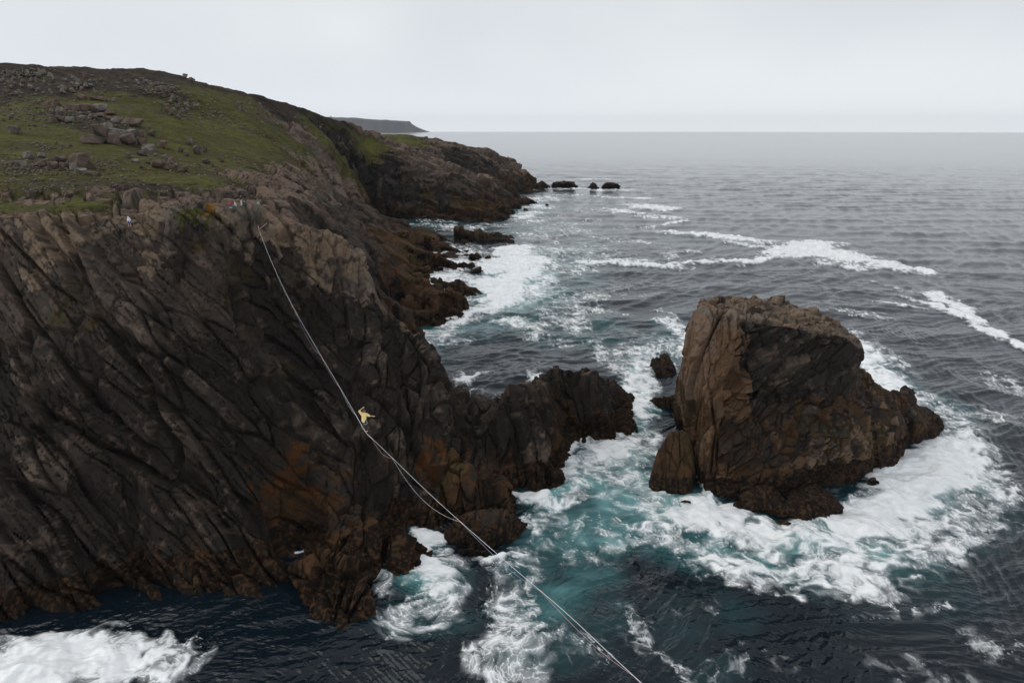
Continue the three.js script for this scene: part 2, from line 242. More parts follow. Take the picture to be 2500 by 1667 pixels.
/* triangles between the spot heights (Delaunay), then an even 1 m grid, a little rounded */
function delaunay(p) {
  const n = p.length, big = 1e5, q = p.concat([{ x: -big, z: -big }, { x: big, z: -big }, { x: 0, z: big }]); let T = [];
  const circ = (a, b, c) => { const A = q[a], B = q[b], D = q[c], d = 2 * (A.x * (B.z - D.z) + B.x * (D.z - A.z) + D.x * (A.z - B.z)), aa = A.x * A.x + A.z * A.z, bb = B.x * B.x + B.z * B.z, cc = D.x * D.x + D.z * D.z; const x = (aa * (B.z - D.z) + bb * (D.z - A.z) + cc * (A.z - B.z)) / d, z = (aa * (D.x - B.x) + bb * (A.x - D.x) + cc * (B.x - A.x)) / d; return { a, b, c, x, z, r: (A.x - x) ** 2 + (A.z - z) ** 2 }; };
  T.push(circ(n, n + 1, n + 2));
  for (const i of p.map((_, i) => i).sort((a, b) => p[a].x - p[b].x)) {
    const e = new Map(), keep = [];
    for (const t of T) {
      if ((q[i].x - t.x) ** 2 + (q[i].z - t.z) ** 2 < t.r) for (const [u, v] of [[t.a, t.b], [t.b, t.c], [t.c, t.a]]) { const k = u < v ? u * 65536 + v : v * 65536 + u; e.set(k, e.has(k) ? null : [u, v]); }
      else keep.push(t);
    }
    for (const g of e.values()) if (g) keep.push(circ(g[0], g[1], i));
    T = keep;
  }
  return T.filter((t) => t.a < n && t.b < n && t.c < n);
}
for (const s of spots) { s.x += R(-0.01, 0.01); s.z += R(-0.01, 0.01); }
const GW = X1 - X0 + 1, GH = Z1 - Z0 + 1, NZ = ZONES.length;
let grid = new Float32Array(GW * GH).fill(-7); const zoneGrid = Array.from({ length: NZ }, () => new Float32Array(GW * GH));
for (const t of delaunay(spots)) {
  const A = spots[t.a], B = spots[t.b], D = spots[t.c], den = (B.z - D.z) * (A.x - D.x) + (D.x - B.x) * (A.z - D.z); if (abs(den) < 1e-9) continue;
  for (let j = max(0, ceil(min(A.z, B.z, D.z) - Z0)); j <= min(GH - 1, floor(max(A.z, B.z, D.z) - Z0)); j++)
    for (let i = max(0, ceil(min(A.x, B.x, D.x) - X0)); i <= min(GW - 1, floor(max(A.x, B.x, D.x) - X0)); i++) {
      const x = X0 + i, z = Z0 + j, u = ((B.z - D.z) * (x - D.x) + (D.x - B.x) * (z - D.z)) / den, v = ((D.z - A.z) * (x - D.x) + (A.x - D.x) * (z - D.z)) / den, w = 1 - u - v;
      if (u < -1e-6 || v < -1e-6 || w < -1e-6) continue;
      const o = j * GW + i; grid[o] = u * A.h + v * B.h + w * D.h;
      for (let k = 0; k < NZ; k++) zoneGrid[k][o] = 0; zoneGrid[A.k][o] += u; zoneGrid[B.k][o] += v; zoneGrid[D.k][o] += w;
    }
}
function blur(a, passes) { for (let p = 0; p < passes; p++) { const b = a.slice(); for (let j = 1; j < GH - 1; j++) for (let i = 1; i < GW - 1; i++) { const o = j * GW + i; b[o] = a[o] * 0.4 + 0.15 * (a[o - 1] + a[o + 1] + a[o - GW] + a[o + GW]); } a = b; } return a; }
grid = blur(grid, 2);
function sample(a, x, z) { const fx = clamp(x - X0, 0, GW - 1.001), fz = clamp(z - Z0, 0, GH - 1.001), i = floor(fx), j = floor(fz), u = fx - i, v = fz - j, o = j * GW + i; return lerp(lerp(a[o], a[o + 1], u), lerp(a[o + GW], a[o + GW + 1], u), v); }
const zoneAt = (x, z, out) => { for (let k = 0; k < NZ; k++) out[k] = sample(zoneGrid[k], x, z); return out; };
const zTmp = new Float32Array(NZ);
function groundHeight(x, z) {                                      // survey plus the swells and hollows between the spots
  const h = sample(grid, x, z); if (h < -3) return h;
  const shelf = h < 11 && z < -195 && z > -385 ? 5.5 * smooth(0.02, 0.26, fbm2(x / 15, z / 11, 3, 91)) * smooth(0.2, 2, h) * (1 - smooth(8, 11, h)) : 0;   // gaps worn between the ledges
  const far = clamp((-z - 120) / 300), land = smooth(0.5, 6, h);
  const rocky = 1 - sample(zoneGrid[0], x, z) - sample(zoneGrid[1], x, z);
  return h - shelf + land * (fbm2(x / 26, z / 26, 3, 11) * lerp(1.6, 4.2, far) * (0.4 + 0.6 * rocky) + fbm2(x / 7, z / 7, 3, 17) * lerp(0.5, 1.5, far) * (0.3 + 0.7 * rocky));
}

/* meshing: cells that grow with the distance from the headland's sea side, so the far hill costs no more than the near face */
const bound = (r) => r > 640 ? -0.30 : r > 300 ? -0.72 : -0.82;                          // how far left the survey goes: well past what is seen
function landMesh(d, r0, r1, a0, a1) {
  const ni = ceil((a1 - a0) / d), nj = ceil(log(r1 / r0) / d), K = new Float32Array((ni + 1) * (nj + 1)), st = ni + 1;
  const rj = (j) => r0 * exp(j * d);
  for (let j = 0; j <= nj; j++) for (let i = 0; i <= ni; i++) { const r = rj(j), t = a0 + i * d; K[j * st + i] = (t < bound(r) ? -1.6 : max(-1.6, groundHeight(r * sin(t), -r * cos(t)))) / (r * d) + 1000; }
  const base = new Int32Array(ni * nj), kmin = new Int32Array(ni * nj); let pos = new Float32Array(1 << 20), np = 0;
  const push = (t, j, k) => { const r = r0 * exp(j * d), th = a0 + t * d; if (np + 3 > pos.length) { const q = new Float32Array(pos.length * 2); q.set(pos); pos = q; } pos[np++] = r * sin(th); pos[np++] = (k - 1000) * r * d; pos[np++] = -r * cos(th); };
  for (let j = 0; j < nj; j++) for (let i = 0; i < ni; i++) {
    const o = j * st + i, a = K[o], b = K[o + 1], c = K[o + st], e = K[o + st + 1], lim = -1.5 / (rj(j) * d) + 1000;
    const lo = floor(min(a, b, c, e)), hi = floor(max(a, b, c, e)), q = j * ni + i; base[q] = -1;
    if (max(a, b, c, e) < lim) continue;
    base[q] = np / 3; kmin[q] = lo;
    for (let k = lo; k <= hi; k++) {
      let x = 0, y = 0, z = 0, n = 0; const E = (v, u, w) => { if (floor(v) === k) { x += u; z += w; y += v; n++; } }, S = (va, vb, u0, w0, u1, w1) => { for (const L of [k, k + 1]) if ((va < L) !== (vb < L)) { const t = (L - va) / (vb - va); x += u0 + t * (u1 - u0); z += w0 + t * (w1 - w0); y += L; n++; } };
      E(a, 0, 0); E(b, 1, 0); E(c, 0, 1); E(e, 1, 1); S(a, b, 0, 0, 1, 0); S(c, e, 0, 1, 1, 1); S(a, c, 0, 0, 0, 1); S(b, e, 1, 0, 1, 1);
      push(i + (n ? x / n : 0.5), j + (n ? z / n : 0.5), n ? y / n : k + 0.5);
    }
  }
  let idx = new Uint32Array(1 << 21), ni_ = 0; const tri = (a, b, c) => { if (ni_ + 3 > idx.length) { const q = new Uint32Array(idx.length * 2); q.set(idx); idx = q; } idx[ni_++] = a; idx[ni_++] = b; idx[ni_++] = c; };
  const at = (i, j, k) => { const q = j * ni + i; return base[q] < 0 ? -1 : base[q] + k - kmin[q]; };
  const quad = (a, b, c, e, flip) => { if (a < 0 || b < 0 || c < 0 || e < 0) return; if (flip) { tri(a, c, b); tri(a, e, c); } else { tri(a, b, c); tri(a, c, e); } };
  for (let j = 1; j < nj; j++) for (let i = 1; i < ni; i++) {
    const o = j * st + i, a = K[o], k = floor(a);
    quad(at(i - 1, j - 1, k), at(i, j - 1, k), at(i, j, k), at(i - 1, j, k), false);
    if (i < ni) { const b = K[o + 1]; for (let L = floor(min(a, b)) + 1; L <= max(a, b); L++) quad(at(i, j - 1, L - 1), at(i, j, L - 1), at(i, j, L), at(i, j - 1, L), a < b); }
    if (j < nj) { const b = K[o + st]; for (let L = floor(min(a, b)) + 1; L <= max(a, b); L++) quad(at(i - 1, j, L - 1), at(i, j, L - 1), at(i, j, L), at(i - 1, j, L), a > b); }
  }
  return { pos: pos.slice(0, np), idx: idx.slice(0, ni_) };
}

/* joints: slabs dipping to the right across the near face, upright columns on the right-hand wall, fin and far cliffs, loose blocks on the granite slopes */
const faceFrame = frame(V(0.74, -0.57, 0.37), V(0, 0.6, 0.8), 1.7), columnFrame = frame(V(0.12, -1, 0.1), V(0, 0.1, 1), 1.7), slopeFrame = frame(V(1, -0.35, 0.15), V(0.1, 0.85, 0.5));
function landDetail(p, nrm, z, far) {                              // metres to move outwards
  const rock = clamp(1 - z[0] * 1.15 - z[1] * 0.9);
  if (rock < 0.03) { OUT.id2 = 0.5; return fbm3(p.x * 0.45, p.y * 0.45, p.z * 0.45, 3) * 0.5; }
  const size = 1 + 1.3 * far, wob = fbm2(p.x / 15, p.z / 15, 2, 31) * 5;
  const right = smooth(-3, 4, p.x - lerp(-38, -26, clamp((45 - p.y) / 40)) + wob), nearSide = 1 - smooth(150, 175, -p.z);
  const steep = 1 - smooth(0.45, 0.8, nrm.y);
  const wFace = nearSide * (1 - right), wCol = nearSide * right + (1 - nearSide) * steep, wSl = (1 - nearSide) * (1 - steep);
  let d = 0, id = 0;
  if (wFace > 0.02) { d += wFace * jointed(p, faceFrame, size * 1.3, true); id += wFace * OUT.id2; }
  if (wCol > 0.02) { d += wCol * jointed(p, columnFrame, size * 1.1, far < 0.5); id += wCol * OUT.id2; }
  if (wSl > 0.02) { d += wSl * 0.9 * jointed(p, slopeFrame, size, far < 0.5); id += wSl * OUT.id2; }
  OUT.id2 = id;
  return d * (1 + 0.35 * far) * (0.12 + 0.88 * smooth(0.05, 0.6, rock)) + fbm3(p.x * 0.9, p.y * 0.9, p.z * 0.9, 3) * 0.22;
}
/* orange lichen and green turf caught on the rim of the near headland */
const tufts = [[513, 512, 114, 2.2, C.lichen], [440, 519, 113, 2.4, C.lushGrass], [470, 513, 114, 2.6, C.lushGrass], [420, 520, 113, 1.6, C.lushGrass], [515, 535, 112, 2.2, C.lushGrass], [600, 588, 109.5, 2.4, C.olive], [615, 600, 110, 2.6, C.olive], [470, 600, 109, 2, C.olive], [150, 680, 106, 2.6, C.olive], [140, 780, 103, 3, C.olive], [230, 790, 102, 2.4, C.olive], [560, 720, 104.5, 2, C.olive], [690, 830, 108, 2, C.olive]].map(([x, y, d, r, c]) => ({ ...atD(x, y, d), r: r * 0.75, c }));
let landPos;
const zw = new Float32Array(NZ), col3 = [0, 0, 0];
function landColour(p, ny, z, id, far) {
  const n1 = fbm3(p.x * 0.13, p.y * 0.13, p.z * 0.13, 3), n2 = fbm3(p.x * 0.7 + 31, p.y * 0.7, p.z * 0.7, 3), n3 = vnoise3(p.x * 2.9, p.y * 2.9, p.z * 2.9);
  let best = 0, bv = -9;
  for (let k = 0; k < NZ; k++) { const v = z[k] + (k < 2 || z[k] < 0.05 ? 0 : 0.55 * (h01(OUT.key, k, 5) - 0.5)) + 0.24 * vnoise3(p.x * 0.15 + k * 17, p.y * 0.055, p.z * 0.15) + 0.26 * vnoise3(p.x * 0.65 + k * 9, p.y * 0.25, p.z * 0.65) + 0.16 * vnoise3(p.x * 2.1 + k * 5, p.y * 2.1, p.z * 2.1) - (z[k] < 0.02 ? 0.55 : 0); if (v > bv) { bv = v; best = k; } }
  const o = col3; const set = (c) => { o[0] = c[0]; o[1] = c[1]; o[2] = c[2]; };
  const L = ZONES[best];
  if (L === 'G' || L === 'H') {
    set(L === 'G' ? C.grass : C.heath);
    const g = fbm3(p.x * 0.05 + 5, p.y * 0.05, p.z * 0.05, 3);
    if (L === 'G') { mix3(o, C.moss, smooth(0.05, 0.3, n1 + 0.25 * n2)); mix3(o, C.heath, 0.6 * smooth(0.08, 0.32, g + 0.3 * n2)); mix3(o, C.dry, 0.6 * smooth(0.15, 0.45, n2 + 0.4 * n3)); }
    else { mix3(o, C.grass, 0.7 * smooth(0.1, 0.35, n1 + 0.3 * n2)); mix3(o, C.dry, 0.4 * smooth(0.25, 0.5, n2)); }
    const q = 1 + 0.28 * n3 + 0.22 * n2; o[0] *= q; o[1] *= q; o[2] *= q; return o;
  }
  if (L === 'P') { set(C.pink); mix3(o, C.greyRock, smooth(0.0, 0.4, n1 + 0.4 * n2)); mix3(o, C.heath, 0.75 * smooth(0.1, 0.36, n2 + 0.3 * n1)); }
  else if (L === 'T') { set(C.tan); mix3(o, C.greyRock, smooth(-0.1, 0.35, n1 + 0.3 * n2)); mix3(o, C.slate, 0.9 * smooth(0.02, 0.25, n2 + 0.3 * n1)); }
  else if (L === 'K') { set(C.warm); mix3(o, C.pink, 0.6 * smooth(0.1, 0.45, n1 + 0.5 * n2 + 0.5 * (id - 0.5))); mix3(o, C.brown, 0.7 * smooth(0.0, 0.3, -n1 + 0.4 * n2)); }
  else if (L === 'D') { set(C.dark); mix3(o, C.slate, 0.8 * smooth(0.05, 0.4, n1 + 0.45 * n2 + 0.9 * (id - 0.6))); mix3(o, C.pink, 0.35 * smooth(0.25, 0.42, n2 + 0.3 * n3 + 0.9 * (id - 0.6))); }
  else if (L === 'S') { set(C.slate); mix3(o, C.dark, smooth(0.0, 0.3, n1 + 0.3 * n2)); mix3(o, C.pink, 0.4 * smooth(0.2, 0.45, n2)); }
  else if (L === 'B') { set(C.brown); mix3(o, C.dark, 0.85 * smooth(0.0, 0.25, -n1 + 0.4 * n2)); mix3(o, C.olive, smooth(0.05, 0.3, n1 + 0.3 * n2)); mix3(o, C.rust, 0.35 * smooth(0.2, 0.45, n2)); }
  else { set(C.dark); mix3(o, C.brown, 0.6 * smooth(0.0, 0.25, n1 + 0.3 * n2)); mix3(o, C.rust, 0.85 * smooth(0.16, 0.38, n2 + 0.5 * n1)); }
  if (p.y < 3.4 + 1.8 * n1 + 1.6 * n2) { o[0] = C.weed[0]; o[1] = C.weed[1]; o[2] = C.weed[2]; if (n3 > 0.25) mix3(o, C.brown, 0.7); }     // weed and wet rock up to the swash line
  for (const t of tufts) { const dx = p.x - t.x, dy = p.y - t.y, dz = p.z - t.z; if (dx * dx + dz * dz < t.r * t.r && abs(dy) < 6 && hypot(dx, dz) + 1.1 * n2 * t.r + 0.5 * n3 * t.r < 0.62 * t.r) { o[0] = t.c[0]; o[1] = t.c[1]; o[2] = t.c[2]; } }
  const q = (0.68 + 0.64 * id) * (1 + 0.25 * n3); o[0] *= q; o[1] *= q; o[2] *= q; return o;
}
{
  const { pos, idx } = landMesh(LAND_CELL, 55, 1060, -0.83, 0.26), n = pos.length / 3, nrm = normalsOf(pos, idx), col = new Float32Array(pos.length), p = V(0, 0, 0), nv = V(0, 0, 0);
  for (let i = 0; i < n; i++) {
    p.set(pos[3 * i], pos[3 * i + 1], pos[3 * i + 2]); nv.set(nrm[3 * i], nrm[3 * i + 1], nrm[3 * i + 2]);
    const z = zoneAt(p.x, p.z, zTmp), far = clamp((hypot(p.x, p.z) - 130) / 350);
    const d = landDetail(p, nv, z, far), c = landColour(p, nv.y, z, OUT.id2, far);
    col[3 * i] = c[0]; col[3 * i + 1] = c[1]; col[3 * i + 2] = c[2];
    pos[3 * i] += nv.x * d; pos[3 * i + 1] += nv.y * d; pos[3 * i + 2] += nv.z * d;
  }
  console.log('land', n, idx.length / 3);
  landPos = pos;
  const land = new THREE.Mesh(meshGeometry(pos, idx, col, true), landMaterial);
  put(land, 'terrain', 'grassy granite hillside falling in dark jointed sea cliffs to the water', 'terrain', null, 'structure');
}

/* ------------------------------------------------------------------ rocks that stand free in the sea */
const hullOf = (pts) => new ConvexHull().setFromPoints(pts).faces.map((f) => [f.normal.x, f.normal.y, f.normal.z, f.constant]);
const sdfHulls = (hulls, round_) => (x, y, z) => { let d = 1e9; for (const H of hulls) { let m = -1e9; for (const q of H) { const v = q[0] * x + q[1] * y + q[2] * z - q[3]; if (v > m) m = v; } if (round_ && m < 3 && m > -4) { let s = 0; for (const q of H) s += exp((q[0] * x + q[1] * y + q[2] * z - q[3] - m) / round_); m += round_ * log(s) - round_ * 1.0; } if (m < d) d = m; } return d; };
const corners = (s) => s.split(',').map((t) => { const [a, b, c, m] = t.trim().split(/\s+/); return m === 'h' ? atH(+a, +b, +c) : m === 'w' ? atW(+a, +b, +c) : atD(+a, +b, +c); });   // px py distance | px py height h | px distance height w
function rockMass(name, label, group, shapes, { cell = 0.22, f = columnFrame, size = 0.8, fine = true, colour, amp = 1, lo = -2, round = 0.35, calm }) {
  const hulls = shapes.map(hullOf), box = new THREE.Box3(); shapes.flat().forEach((p) => box.expandByPoint(p)); box.expandByScalar(1.2); box.min.y = lo;
  const sdf = sdfHulls(hulls, round), lump = (x, y, z) => sdf(x, y, z) - amp * (0.9 * fbm3(x / 6, y / 8, z / 6, 2));
  const { pos, idx } = surfaceNet(lump, box.min, box.max, cell), nrm = normalsOf(pos, idx), n = pos.length / 3, col = new Float32Array(pos.length), p = V(0, 0, 0), nv = V(0, 0, 0);
  const centre = box.getCenter(V(0, 0, 0)); centre.y = 0;
  for (let i = 0; i < n; i++) {
    p.set(pos[3 * i], pos[3 * i + 1], pos[3 * i + 2]); nv.set(nrm[3 * i], nrm[3 * i + 1], nrm[3 * i + 2]);
    const k = calm ? calm(p) : 1, ff = typeof f === 'function' ? f(p, nv) : f, d = jointed(p, ff, size, fine) * amp * k + fbm3(p.x * 0.9, p.y * 0.9, p.z * 0.9, 3) * 0.22 * amp;
    const c = colour(p, nv, OUT.id2); col[3 * i] = c[0]; col[3 * i + 1] = c[1]; col[3 * i + 2] = c[2];
    pos[3 * i] += nv.x * d - centre.x; pos[3 * i + 1] += nv.y * d; pos[3 * i + 2] += nv.z * d - centre.z;
  }
  const m = new THREE.Mesh(meshGeometry(pos, idx, col, true), rockMaterial); m.position.copy(centre);
  return put(m, name, label, 'rock', group);
}
const zv = new Float32Array(NZ);
const zoned = (fn) => (p, nv, id) => { zv.fill(0); fn(p, nv, zv); return landColour(p, nv.y, zv, id, 0); };
const Z = Object.fromEntries([...ZONES].map((k, i) => [k, i]));

/* the sea stack: leaning tower, columned left side, bulging foot, stepped platform on the right */
const leanFrame = frame(V(0.10, -1, -0.10), V(-0.5, 0.1, 0.85), 2.4), riseFrame = frame(V(0.82, 0.46, 0.2), V(0.15, -0.1, 1));
const stackTop = corners('1718 730 124, 1765 723 130, 1812 721 132, 1900 728 135, 1990 760 131, 2070 800 125, 1713 765 114, 1820 782 111, 1950 790 112.5, 2068 816 117');
const tower = [...stackTop, ...corners('2106 856 119, 2075 935 119.5, 1810 960 113.5, 1690 880 119, 1690 138 0 w, 1960 146 0 w, 2080 138 0 w, 2060 118 0 w, 1810 116 0 w, 1690 122 0 w')];
const leftSide = corners('1713 765 114, 1718 730 124, 1820 782 111, 1690 805 116, 1668 880 119, 1815 960 111, 1790 1080 106, 1738 1232 -1 h, 1835 1225 -1 h, 1820 1100 105.5, 1652 1005 0 h, 1660 1040 0 h, 1690 1130 0 h, 1660 960 122');
const foot = corners('1790 1080 106, 1815 955 111.5, 1930 975 113, 2060 955 118, 1735 1232 -1 h, 1850 1228 -1 h, 1960 1222 -1 h, 2050 1205 -1 h, 2128 1172 -1 h, 1850 1120 104.5, 2000 1120 106.5, 2110 1110 109.5, 2130 1010 117, 2080 140 0 w, 1800 135 0 w');
const stepA = corners('2060 890 124, 2095 893 128, 2132 908 130, 2138 935 128, 2080 950 119, 2060 1010 116, 2140 1020 119, 2150 1150 0 h, 2080 140 0 w, 2150 142 0 w, 2060 122 0 w');
const stepB = corners('2120 935 124, 2200 958 130, 2205 985 126, 2130 1000 118.5, 2195 1050 118, 2195 1135 0 h, 2150 1155 0 h, 2210 1100 0 h, 2200 140 0 w, 2110 138 0 w');
const stepC = corners('2190 965 128, 2220 943 133, 2238 958 133, 2225 990 126, 2215 975 127, 2220 1000 124, 2225 1098 0 h, 2190 1100 0 h, 2225 140 0 w');
const stepD = corners('2205 985 126, 2248 985 131, 2292 1015 133, 2306 1060 127, 2305 1073 0 h, 2240 1035 122, 2280 1045 124, 2240 1070 0 h, 2215 1095 0 h, 2260 1080 0 h, 2290 138 0 w, 2210 138 0 w');
rockMass('sea_stack', 'tall leaning pink and black sea stack ringed by white surf', null, [tower, leftSide, foot, stepA, stepB, stepC, stepD], {
  cell: 0.17, size: 0.78, amp: 0.85, round: 0.5, calm: (p) => 1 - 0.5 * smooth(58, 63, p.x), f: (p, nv) => (nv.x < -0.15 || nv.y > 0.7 ? leanFrame : riseFrame),
  colour: zoned((p, nv, z) => {
    const rightward = smooth(38, 41.5, p.x + 5 * fbm3(p.x * 0.25, p.y * 0.12, p.z * 0.25, 3) + 0.12 * (p.y - 22)), low = 1 - smooth(13, 17, p.y + 0.02 * (p.x - 50) + 2.5 * fbm3(p.x * 0.15, p.y * 0.15, p.z * 0.15, 2));
    const top = smooth(24, 28, p.y + 0.35 * (p.x - 45) * 0.9 + 2 * vnoise3(p.x * 0.3, p.y * 0.3, p.z * 0.3)) * smooth(0.2, 0.6, nv.y), black = rightward * (1 - low) * (1 - top);  // black: dark rock, its colour deepened for shade under the overhang
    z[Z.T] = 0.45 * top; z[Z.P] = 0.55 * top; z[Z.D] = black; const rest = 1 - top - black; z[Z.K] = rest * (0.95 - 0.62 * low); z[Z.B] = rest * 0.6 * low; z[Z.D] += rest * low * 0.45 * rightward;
  }),
});
const weedy = zoned((p, nv, z) => { z[Z.B] = 0.75; z[Z.R] = 0.15; z[Z.D] = 0.15; });
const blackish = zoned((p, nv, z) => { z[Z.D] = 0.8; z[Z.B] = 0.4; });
rockMass('rock_pillar', 'brown pointed rock pillar beside the left foot of the sea stack', null, [corners('1592 1210 -1 h, 1640 1226 -1 h, 1694 1218 -1 h, 1692 1150 106, 1688 1095 106.5, 1662 1048 107.8, 1640 1042 108, 1618 1075 107.5, 1600 1130 106.5, 1600 114 0 w, 1690 113 0 w')], { cell: 0.16, f: leanFrame, size: 0.55, amp: 0.5, colour: weedy });
rockMass('surf_reef', 'low black reef awash in the surf at the foot of the sea stack', null, [
  corners('1770 1248 -1 h, 1800 1225 1.2 h, 1850 1212 2.2 h, 1905 1215 2.6 h, 1900 1262 -1 h, 1800 104 -1 w, 1920 105 -1 w, 1850 104 2.5 w, 1920 1250 1.2 h'), corners('1880 1240 1.6 h, 1960 1228 2.6 h, 2040 1235 1.8 h, 2068 1245 1.3 h, 2066 1262 -1 h, 1975 1285 -1 h, 1900 1270 -1 h, 1930 1262 1 h, 2050 104 -1 w, 1980 104 2.5 w'), corners('1870 1275 -1 h, 1925 1306 -1 h, 1965 1292 -1 h, 1890 1262 .9 h, 1935 1268 1.5 h, 1960 1270 .8 h')], { cell: 0.16, size: 0.5, amp: 0.6, colour: blackish });
rockMass('boulder_islet', 'weedy brown boulder islet under the highline, dark water before it', null, [corners('1075 1290 -1 h, 1082 1342 -1 h, 1160 1352 -1 h, 1240 1340 -1 h, 1302 1305 -1 h, 1290 1282 -1 h, 1090 1278 2.4 h, 1130 1255 3.6 h, 1170 1262 3.8 h, 1205 1236 4.6 h, 1240 1240 4.3 h, 1255 1262 3 h, 1280 1275 1.2 h, 1210 1290 3 h, 1120 1300 2.2 h')], { cell: 0.16, size: 0.55, amp: 0.6, colour: weedy });
rockMass('awash_ledge', 'low dark ledge awash just in front of the boulder islet', null, [corners('1122 1352 -1 h, 1170 1362 -1 h, 1232 1352 -1 h, 1140 1345 .6 h, 1210 1345 .7 h')], { cell: 0.14, size: 0.4, amp: 0.4, colour: blackish });
rockMass('square_islet', 'square-topped brown islet in the surf beyond the brown ledges', null, [corners('1113 577 0 h, 1116 556 385, 1145 559 386, 1170 563 385, 1172 590 0 h, 1120 410 0 w, 1170 412 0 w'), corners('1160 568 385, 1200 580 384, 1228 575 384, 1245 582 383, 1254 597 -1 h, 1165 592 -1 h, 1250 400 0 w, 1160 405 0 w')], { cell: 0.45, size: 1.1, amp: 0.9, fine: false, colour: weedy });
const small = (name, label, s, group, o = {}) => rockMass(name, label, group, [corners(s)], { cell: 0.14, size: 0.4, amp: 0.45, colour: blackish, ...o });
small('wave_rock', 'jagged black rock behind the left foot of the sea stack', '1588 900 -1 h, 1592 926 -1 h, 1645 928 -1 h, 1645 905 -1 h, 1592 872 3.5 h, 1625 870 3 h, 1640 885 2 h, 1600 905 1.8 h', 'black rocks round the sea stack', { cell: 0.2, size: 0.6, amp: 0.7 });
small('wave_rock', 'black rock spur in the channel left of the sea stack', '1588 985 -1 h, 1620 1005 -1 h, 1665 1010 -1 h, 1600 970 1.8 h, 1655 960 3 h, 1665 985 -1 h', 'black rocks round the sea stack', { cell: 0.2, size: 0.6, amp: 0.7 });
small('wave_rock', 'small black rock in the foam right below the rock pillar', '1655 1232 -1 h, 1690 1240 -1 h, 1688 1226 -1 h, 1660 1222 .9 h, 1684 1224 .9 h', 'black rocks round the sea stack');
small('wave_rock', 'tiny black rock in the foam below the pillar, nearest the camera', '1672 1256 -1 h, 1694 1262 -1 h, 1694 1248 -1 h, 1678 1246 .7 h, 1692 1248 .6 h', 'black rocks round the sea stack');
small('wave_rock', 'round black rock against the right foot of the sea stack', '2118 1196 -1 h, 2150 1198 -1 h, 2150 1182 -1 h, 2120 1165 2.2 h, 2138 1168 2 h', 'black rocks round the sea stack');
const far = { cell: 0.5, size: 1, amp: 0.8, fine: false };
small('ledge_rock', 'larger dark rock in the white surf off the brown ledges', '1138 637 -1 h, 1172 640 -1 h, 1176 628 -1 h, 1142 622 2.4 h, 1160 617 3.4 h, 1172 622 2 h', 'dark rocks off the ledges', far);
small('ledge_rock', 'flat dark rock farthest out in the surf off the ledges', '1180 638 -1 h, 1209 637 -1 h, 1185 629 1.6 h, 1203 629 1.4 h, 1195 626 -1 h', 'dark rocks off the ledges', far);
small('ledge_rock', 'long low dark rock between the ledges and the surf', '1105 655 -1 h, 1150 660 -1 h, 1178 654 -1 h, 1120 643 2.6 h, 1148 640 2.8 h, 1170 646 1 h', 'dark rocks off the ledges', far);
small('ledge_rock', 'small dark rock in the foam below the long low rock', '1152 668 -1 h, 1184 670 -1 h, 1160 660 1.5 h, 1178 661 1 h, 1170 657 -1 h', 'dark rocks off the ledges', far);
small('skerry', 'left black skerry far out beyond the headlands', '1348 456 -1 h, 1415 458 -1 h, 1353 447 5 h, 1375 448 4.5 h, 1392 444 7 h, 1408 452 2.5 h, 1380 446 -1 h', 'far skerries', { cell: 0.5, size: 0.9, amp: 1.1, fine: false });
small('skerry', 'right black skerry far out, a notch near its left end', '1470 460 -1 h, 1517 459 -1 h, 1476 449 5 h, 1490 447 6.5 h, 1508 450 4.5 h, 1495 450 -1 h', 'far skerries', { cell: 0.5, size: 0.9, amp: 1.1, fine: false });
small('skerry', 'smallest black skerry of the far group, in the middle', '1438 459 -1 h, 1460 461 -1 h, 1444 449 6 h, 1454 452 3.5 h, 1450 452 -1 h', 'far skerries', { cell: 0.5, size: 0.9, amp: 1.1, fine: false });

/* far headland in the haze: a long flat-topped cliff, ten kilometres off */
{
  const N = 90, M = 14, pos = [], idx = [], col = [];
  for (let i = 0; i <= N; i++) for (let j = 0; j <= M; j++) {
    const t = i / N, px = 560 + 490 * t, d = 13500 + 500 * fbm2(t * 8, 3, 3), drop = t < 0.9 ? 0 : (t - 0.9) / 0.1;
    const top = (272 - 70 * smooth(0.5, 0.9, t)) * (1 - pow(drop, 0.6)) + 18 * fbm2(t * 20, 7, 3) * (1 - drop), s = j / M;
    const p = atW(px, d + (s < 0.4 ? s * 300 : 120 + (s - 0.4) * 2500), 0);
    pos.push(p.x, -3 + max(1, top) * (s < 0.4 ? pow(s / 0.4, 1.2) : 1 + (s - 0.4) * 0.15), p.z + 60 * fbm2(t * 40, s * 3, 3, 4)); col.push(...(s > 0.4 ? C.grass : C.slate));
  }
  for (let i = 0; i < N; i++) for (let j = 0; j < M; j++) { const a = i * (M + 1) + j; idx.push(a, a + M + 1, a + 1, a + 1, a + M + 1, a + M + 2); }
  put(new THREE.Mesh(meshGeometry(new Float32Array(pos), new Uint32Array(idx), new Float32Array(col)), landMaterial), 'distant_headland', 'blue-grey far headland in the haze below the horizon sky', 'headland', null, 'structure');
}

